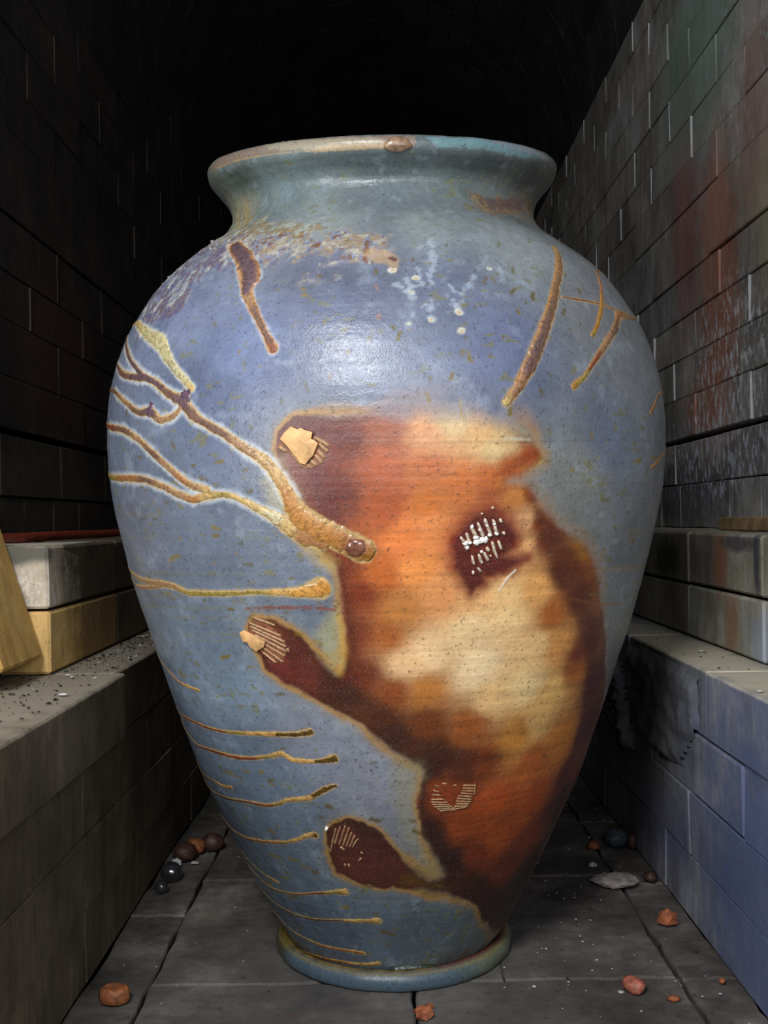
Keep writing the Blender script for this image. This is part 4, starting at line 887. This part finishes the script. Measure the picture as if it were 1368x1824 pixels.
rt, f = shell_mark([(300, 650), (350, 590), (740, 530), (800, 620), (870, 800), (800, 880), (720, 910), (640, 915), (500, 800), (400, 690)],
    [((740, 530), (940, 650)), ((800, 610), (930, 720)), ((790, 690), (885, 800)), ((750, 750), (855, 860)), ((700, 810), (795, 890)), ((470, 730), (640, 915)), ((640, 860), (720, 915)), ((310, 650), (420, 720))], o7, s7, 8, M['rib'])
o = sheet('shell_fragment', [f(p) for p in ((480, 410), (560, 445), (600, 425), (650, 455), (740, 480), (722, 560), (755, 575), (805, 612), (770, 700), (740, 770), (690, 820), (650, 872), (590, 850), (545, 780), (500, 730), (430, 640), (350, 560), (400, 490))], .0012, .0016, M['shell'], jar, .0012)
o['label'] = 'broken cream shell piece'
o2, s2 = (180, 850), 2.736
rt, f = shell_mark([(715, 710), (745, 690), (790, 700), (850, 745), (895, 800), (905, 850), (885, 900), (850, 905), (780, 850), (740, 790)],
    [((745, 683), (850, 722)), ((720, 706), (880, 775)), ((725, 724), (897, 803)), ((735, 742), (905, 826)), ((748, 765), (905, 850)), ((762, 790), (898, 872)), ((778, 820), (890, 902)), ((782, 848), (856, 905)), ((905, 832), (918, 855))], o2, s2, 5.2, M['rib'])
o = sheet('shell_fragment', [f(p) for p in ((683, 752), (700, 742), (720, 750), (760, 770), (805, 800), (800, 822), (765, 842), (735, 820), (722, 800), (700, 795))], .0012, .0015, M['shell'], jar, .0008)
o8, s8 = (770, 880), 6.84
rt, f = shell_mark([(380, 560), (470, 420), (640, 330), (780, 330), (820, 480), (840, 660), (780, 770), (660, 830), (520, 880), (470, 780)],
    [((340, 515), (415, 625)), ((410, 465), (465, 600)), ((468, 385), (550, 560)), ((545, 335), (632, 545)), ((632, 290), (722, 520)), ((735, 300), (795, 500)), ((822, 290), (842, 350)), ((850, 455), (880, 495)), ((600, 225), (606, 250)), ((730, 150), (742, 180)),
     ((480, 740), (510, 865), 6), ((556, 720), (610, 855), 6), ((622, 700), (684, 815), 7), ((660, 640), (690, 700), 7), ((722, 570), (792, 790), 6), ((800, 560), (840, 680), 6), ((495, 930), (500, 980), 6), ((552, 890), (590, 950), 6), ((700, 735), (712, 765), 5)], o8, s8, 6.6, M['rib_pale'], 'maroon patch with glittering pale ribs', .0016)
rt.data.materials[0] = simple('maroon_scar', (92, 36, 24), .4, .5, 300, .0008, .3)
for i, (x, y, r_, a_) in enumerate(((400, 600, 5, 1.), (420, 650, 4, 1), (540, 585, 6, 1.3), (625, 558, 7, 1.3), (480, 395, 3.5, 1), (530, 525, 4.5, 1.2), (455, 590, 3.5, 1), (595, 700, 3, 1), (575, 430, 3, 1), (695, 495, 3.5, 1.2), (780, 480, 3.5, 1.2), (750, 360, 3, 1), (660, 380, 2.5, 1))):
    cap('shell_lime', *f((x, y)), r_, .0026, M['lime'], rt, a_, i, .25)
o6, s6 = (650, 1300), 3.04
shell_mark([(355, 385), (365, 335), (420, 292), (450, 300), (430, 330), (450, 375), (490, 360), (530, 300), (605, 290), (590, 360), (570, 410), (480, 432), (400, 435)],
    [((355, 375), (432, 374)), ((355, 389), (450, 392)), ((362, 402), (462, 404)), ((372, 415), (475, 414)), ((388, 426), (495, 422)), ((400, 436), (500, 429)), ((378, 300), (402, 308)), ((418, 290), (446, 292)), ((370, 328), (402, 334)), ((362, 350), (412, 354)), ((480, 298), (496, 302)),
     ((530, 300), (604, 300)), ((526, 314), (602, 316)), ((522, 328), (592, 331)), ((515, 342), (588, 346)), ((502, 356), (582, 360)), ((496, 370), (578, 374)), ((490, 384), (576, 387)), ((490, 398), (570, 400)), ((480, 412), (562, 411)), ((482, 427), (552, 415)), ((596, 290), (592, 355))], o6, s6, 3.4, M['rib'], None, .0008)[0].data.materials[0] = simple('rust_scar', (124, 56, 32), .45, .5, 300, .0006, .3)
o5, s5 = (300, 1250), 3.42
rt, f = shell_mark([(985, 900), (1010, 780), (1050, 750), (1110, 770), (1155, 830), (1130, 890), (1060, 880), (1010, 880)],
    [((1020, 770), (985, 920)), ((1048, 755), (1012, 870)), ((1078, 750), (1040, 872)), ((1102, 762), (1062, 880)), ((1118, 790), (1082, 888)), ((1138, 806), (1102, 890)), ((1156, 830), (1120, 890)), ((1045, 880), (1075, 905)), ((1170, 915), (1186, 928)), ((1158, 972), (1176, 950)), ((1072, 985), (1080, 1002)), ((1095, 985), (1105, 1008))], o5, s5, 4.6, M['rib'], None, .0009)
rt.data.materials[0] = simple('plum_scar', (84, 42, 36), .4, .5, 300, .0006, .3)
cap('shell_lime', 582, 1475, 4, .003, M['lime'], jar, .8, 9, .25)
# dark glassy pool in the groove above the foot
M['green_glass'] = simple('pooled_green_glass', (38, 46, 34), .06, 1.0, 300, .0012, .5, 1.)
bm = bmesh.new(); rows = []
for k in range(40):
    a = math.radians(-3 + 23 * k / 39) ; row = []; ww = math.sin(math.pi * k / 39) ** .5
    for j in range(7):
        f_ = j / 6; r = .0970 + .0070 * f_ ; z = .0162 + .0030 * math.sin(math.pi * f_) * ww + rng.uniform(-.0003, .0003)
        row.append(bm.verts.new((r * math.sin(a), -r * math.cos(a), z + .0015)))
    rows.append(row)
for i in range(39):
    for j in range(6): bm.faces.new((rows[i][j], rows[i][j + 1], rows[i + 1][j + 1], rows[i + 1][j]))
bmesh.ops.recalc_face_normals(bm, faces=bm.faces[:]); link('glass_pool', bm_mesh('pool', bm, True), M['green_glass'], jar)
# ash clinker on the shoulder and lip
M['clinker'] = simple('ash_clinker', (112, 108, 108), .35, .6, 400, .002, .6)
def stone(bm, c, r, seed, sub=1, sq=(1, 1, 1), amp=.25, rot=0.):
    rs = random.Random(seed); q = bmesh.ops.create_icosphere(bm, subdivisions=sub, radius=1)
    for v in q['verts']:
        k = r * (1 + rs.uniform(-amp, amp)); p_ = Vector((v.co.x * k * sq[0], v.co.y * k * sq[1], v.co.z * k * sq[2])); p_.rotate(Euler((0, 0, rot))); v.co = p_ + Vector(c)
bm = bmesh.new()
for i in range(46):
    if i < 12: px, py, r_ = 382 + rng.gauss(0, 5), 437 + rng.gauss(0, 8), rng.uniform(2, 5.5)
    elif i < 36: t_ = rng.random(); px, py, r_ = 375 - 90 * t_ + rng.gauss(0, 8), 448 + 60 * t_ + rng.gauss(0, 8), rng.uniform(.8, 2.4)
    else: px, py, r_ = rng.uniform(490, 790), 246 + rng.uniform(0, 4), rng.uniform(.8, 2.)
    th0, v0 = on_jar(px, py); p_ = jar_point(np.array(th0), np.array(v0), np.array(r_ * PXM * .4)) - np.array(inv); stone(bm, p_, r_ * PXM, i, 1, (1, 1, 1), .35)
o = link('ash_clinker', bm_mesh('clinker', bm), M['clinker'], jar); o['kind'] = 'stuff'

# ------------------------------------------------------------------ things on the kiln floor
def pebble(name, px, py, rpx, mat, label, cat, sq=(1, 1, .8), amp=.15, sub=2, rot=0., seed=1, z=0., flat=False, group=None):
    """rpx: half width seen; px,py: where it touches the floor"""
    p_ = at_z(px, py, z); d_ = (p_ - Vector((0, 0, EYE))).length; r = rpx * d_ / FPX
    bm = bmesh.new(); stone(bm, (0, 0, 0), r, seed, sub, sq, amp, rot)
    zmin = min(v.co.z for v in bm.verts); cut = zmin + (max(v.co.z for v in bm.verts) - zmin) * .12
    for v in bm.verts: v.co.z = max(v.co.z, cut) - cut
    o = link(name, bm_mesh(name, bm, not flat), mat, None, (p_.x, p_.y + r * sq[1] * .6, z + .0003)); tag(o, label, cat, group); return o
M['puck'] = simple('orange_clay', (132, 80, 48), .55, .4, 300, .001, .35)
M['orange'] = simple('orange_crumb', (150, 88, 58), .8, .3, 200, .001, .25)
M['dkglass'] = simple('dark_glaze_ball', (44, 44, 46), .10, .8, 60, .0006, .4, .8)
M['brownst'] = simple('brown_clay_wad', (66, 46, 38), .5, .4, 150, .0012, .4)
M['greyrk'] = simple('grey_flake', (150, 140, 134), .85, .3, 160, .002, .25)
M['blueg'] = simple('blue_grey_stone', (66, 72, 78), .5, .5, 120, .001, .25)
M['redp'] = simple('red_pebble', (142, 84, 68), .5, .5, 120, .001, .5)
M['chip'] = simple('white_chip', (190, 190, 186), .6, .4, 300, .001, .1)
# flat-topped clay wad
p_ = at_z(200, 1792, 0); r = 27 * p_.length / FPX * .98; bm = bmesh.new(); rows = []; pr_ = [(.001, 0), (.86, 0), (.98, .12), (1, .4), (.96, .8), (.86, .96), (.7, 1.02), (.35, 1.0), (.001, 1.0)]
for q, h_ in pr_:
    rows.append([bm.verts.new((math.cos(2 * math.pi * k / 18) * r * q * (1 + .05 * math.sin(3 * k)), math.sin(2 * math.pi * k / 18) * r * q * .8, h_ * r * .95 + .03 * r * math.cos(k))) for k in range(18)])
for i in range(len(rows) - 1):
    for k in range(18): bm.faces.new((rows[i][k], rows[i][(k + 1) % 18], rows[i + 1][(k + 1) % 18], rows[i + 1][k]))
bmesh.ops.recalc_face_normals(bm, faces=bm.faces[:])
mn = min(v.co.z for v in bm.verts)
for v in bm.verts: v.co.z -= mn
tag(link('clay_wad', bm_mesh('wad', bm, True), M['puck'], None, (p_.x, p_.y + r * .6, .0)), 'rusty orange round clay wad on the floor at the lower left', 'clay wad')
pebble('glaze_ball', 286, 1592, 11, M['dkglass'], 'small shiny black glaze ball, nearest camera in the left row', 'ball', (1, 1, 1), .02, 3)
pebble('glaze_ball', 303, 1572, 17, M['dkglass'], 'larger dark glaze ball between the tiny ball and the brown wads', 'ball', (1, 1, 1), .05, 3, seed=3)
pebble('clay_wad', 327, 1536, 20, M['brownst'], 'blue-grey and brown wad behind the white chip at left', 'clay wad', (1, 1, .8), .08, 3, seed=4)
pebble('clay_wad', 346, 1524, 17, M['puck'], 'orange-brown wad leaning behind its grey neighbour at left', 'clay wad', (1, 1, .85), .1, 2, seed=5)
pebble('clay_wad', 376, 1518, 19, M['brownst'], 'dark brown wad deepest in shadow left of the jar', 'clay wad', (1.1, 1, .8), .12, 2, seed=6)
pebble('pot_shard', 315, 1546, 11, M['chip'], 'white pointed chip leaning against the dark glaze ball', 'shard', (1, .3, 1), .35, 1, seed=7, flat=True)
pebble('pot_shard', 346, 1540, 6, M['chip'], 'tiny pale rectangular chip right of the white pointed chip', 'shard', (1.2, .6, .5), .2, 1, seed=8, flat=True)
pebble('clay_crumb', 1059, 1517, 12, M['orange'], 'small orange crumb right of the jar, furthest back', 'crumb', (1, .9, .8), .15, 1, seed=9)
pebble('stone', 1100, 1510, 19, M['blueg'], 'large rounded blue-grey stone against the right bench', 'stone', (1.1, 1, .85), .08, 3, seed=10)
pebble('clay_wad', 1128, 1514, 11, M['brownst'], 'brown rounded wad end beside the blue-grey stone', 'clay wad', (.8, 1.2, 1.3), .12, 2, seed=11)
pebble('rock_flake', 1099, 1584, 36, M['greyrk'], 'flat pale grey rock flake with red base beside the floor joint', 'rock', (1.05, .75, .32), .13, 2, rot=.1, seed=12, flat=True)
pebble('clay_crumb', 1160, 1572, 11, M['brownst'], 'dark red crumb right of the flat grey flake', 'crumb', (1, 1, .8), .15, 2, seed=13)
pebble('clay_crumb', 1192, 1650, 17, M['orange'], 'orange angular lump near the foot of the right bench', 'crumb', (1.05, .9, .85), .16, 1, seed=14, flat=True)
pebble('stone', 1134, 1774, 17, M['redp'], 'red and white oblong pebble at the lower right', 'stone', (1, 1.3, .75), .12, 2, .4, seed=15)
pebble('clay_crumb', 1202, 1786, 11, M['orange'], 'flat orange crumb right of the red and white pebble', 'crumb', (1.1, .8, .5), .15, 1, seed=16)
pebble('clay_crumb', 1287, 1753, 6, M['orange'], 'tiniest brown crumb by the right bench foot', 'crumb', (1, 1, .8), .2, 1, seed=17)
pebble('clay_crumb', 754, 1818, 15, M['orange'], 'pinkish crumbled lump in front of the jar foot', 'crumb', (1, .9, .7), .3, 2, seed=18, flat=True)
pebble('clay_crumb', 766, 1797, 7, M['orange'], 'small crumb just behind the pinkish crumbled lump', 'crumb', (1, 1, .6), .3, 1, seed=19, flat=True)
pebble('pot_shard', 1057, 1546, 7, M['chip'], 'small white chip left of the flat grey flake', 'shard', (1.1, .8, .6), .2, 1, seed=20, flat=True)
pebble('pot_shard', 1107, 1770, 6, M['chip'], 'small white square chip left of the red and white pebble', 'shard', (1, .8, .3), .2, 1, seed=21, flat=True)
ZT = EYE - 5.75 * IN
pebble('pot_shard', 112, 1240, 9, M['chip'], 'oval white chip on the near left ledge', 'shard', (1.1, .8, .25), .12, 1, seed=22, z=ZT + .0006)
pebble('pot_shard', 1249, 1161, 6, M['chip'], 'small white chip on the right ledge, further back', 'shard', (1.1, .9, .2), .12, 1, seed=23, z=ZT + .0006)
pebble('pot_shard', 1355, 1233, 6, M['chip'], 'small white chip on the right ledge, nearest camera', 'shard', (1.1, .9, .2), .12, 1, seed=24, z=ZT + .0006)
# crumbs nobody could count
def grit(name, spots, mat, label, cat, sz, seed):
    rs = random.Random(seed); bm = bmesh.new()
    for (x, y, z) in spots: stone(bm, (x, y, z), rs.uniform(*sz) * (rs.random() ** 1.5 * 1.6 + .5), rs.randrange(9999), 0 if False else 1, (rs.uniform(.7, 1.6), rs.uniform(.7, 1.3), .35), .35, rs.uniform(0, 3)) if False else tet(bm, (x, y, z), rs.uniform(*sz) * (rs.random() ** 2 * 1.8 + .5), rs)
    o = link(name, bm_mesh(name, bm), mat); tag(o, label, cat, kind='stuff'); return o
def tet(bm, c, r, rs):
    n = 5; top = bm.verts.new((c[0], c[1], c[2] + r * .6)); a0 = rs.uniform(0, 6)
    ring = [bm.verts.new((c[0] + math.cos(a0 + 6.283 * k / n) * r * rs.uniform(.6, 1.3), c[1] + math.sin(a0 + 6.283 * k / n) * r * rs.uniform(.6, 1.3), c[2])) for k in range(n)]
    for k in range(n): bm.faces.new((ring[k], ring[(k + 1) % n], top))
    bm.faces.new(ring[::-1])
fl = []
for i in range(900):
    x = rng.uniform(-10, 11.2) * IN; y = rng.uniform(24, 75) * IN
    if rng.random() < .5: x = rng.uniform(3, 11.2) * IN
    if math.hypot(x - X0, y - ZC) < .115: continue
    fl.append((x, y, .0004))
grit('pale_grit', fl[:520], M['chip'], 'fine white grit scattered over the kiln floor', 'grit', (.0004, .0011), 3)
grit('dark_grit', fl[520:], M['brownst'], 'fine dark crumbs scattered over the kiln floor', 'grit', (.0005, .0013), 4)
def ledge_spots(n, x0, x1, y0, y1): return [(rng.uniform(x0, x1) * IN, rng.uniform(y0, y1) ** 1 * IN, ZT + .0006) for _ in range(n)]
grit('dark_grit', ledge_spots(420, -12.8, -10.7, 40.3, 60) + ledge_spots(200, -14.6, -10.6, 30, 40), M['dark'], 'black and brown crumbs lying on the left ledge', 'grit', (.0005, .0013), 5)
grit('pale_grit', ledge_spots(60, -12.8, -10.7, 36, 58), M['chip'], 'white crumbs lying on the left ledge', 'grit', (.0005, .0014), 6)
grit('dark_grit', ledge_spots(90, 11.8, 14.1, 30, 60), M['dark'], 'dark crumbs lying on the right ledge', 'grit', (.0005, .001), 7)
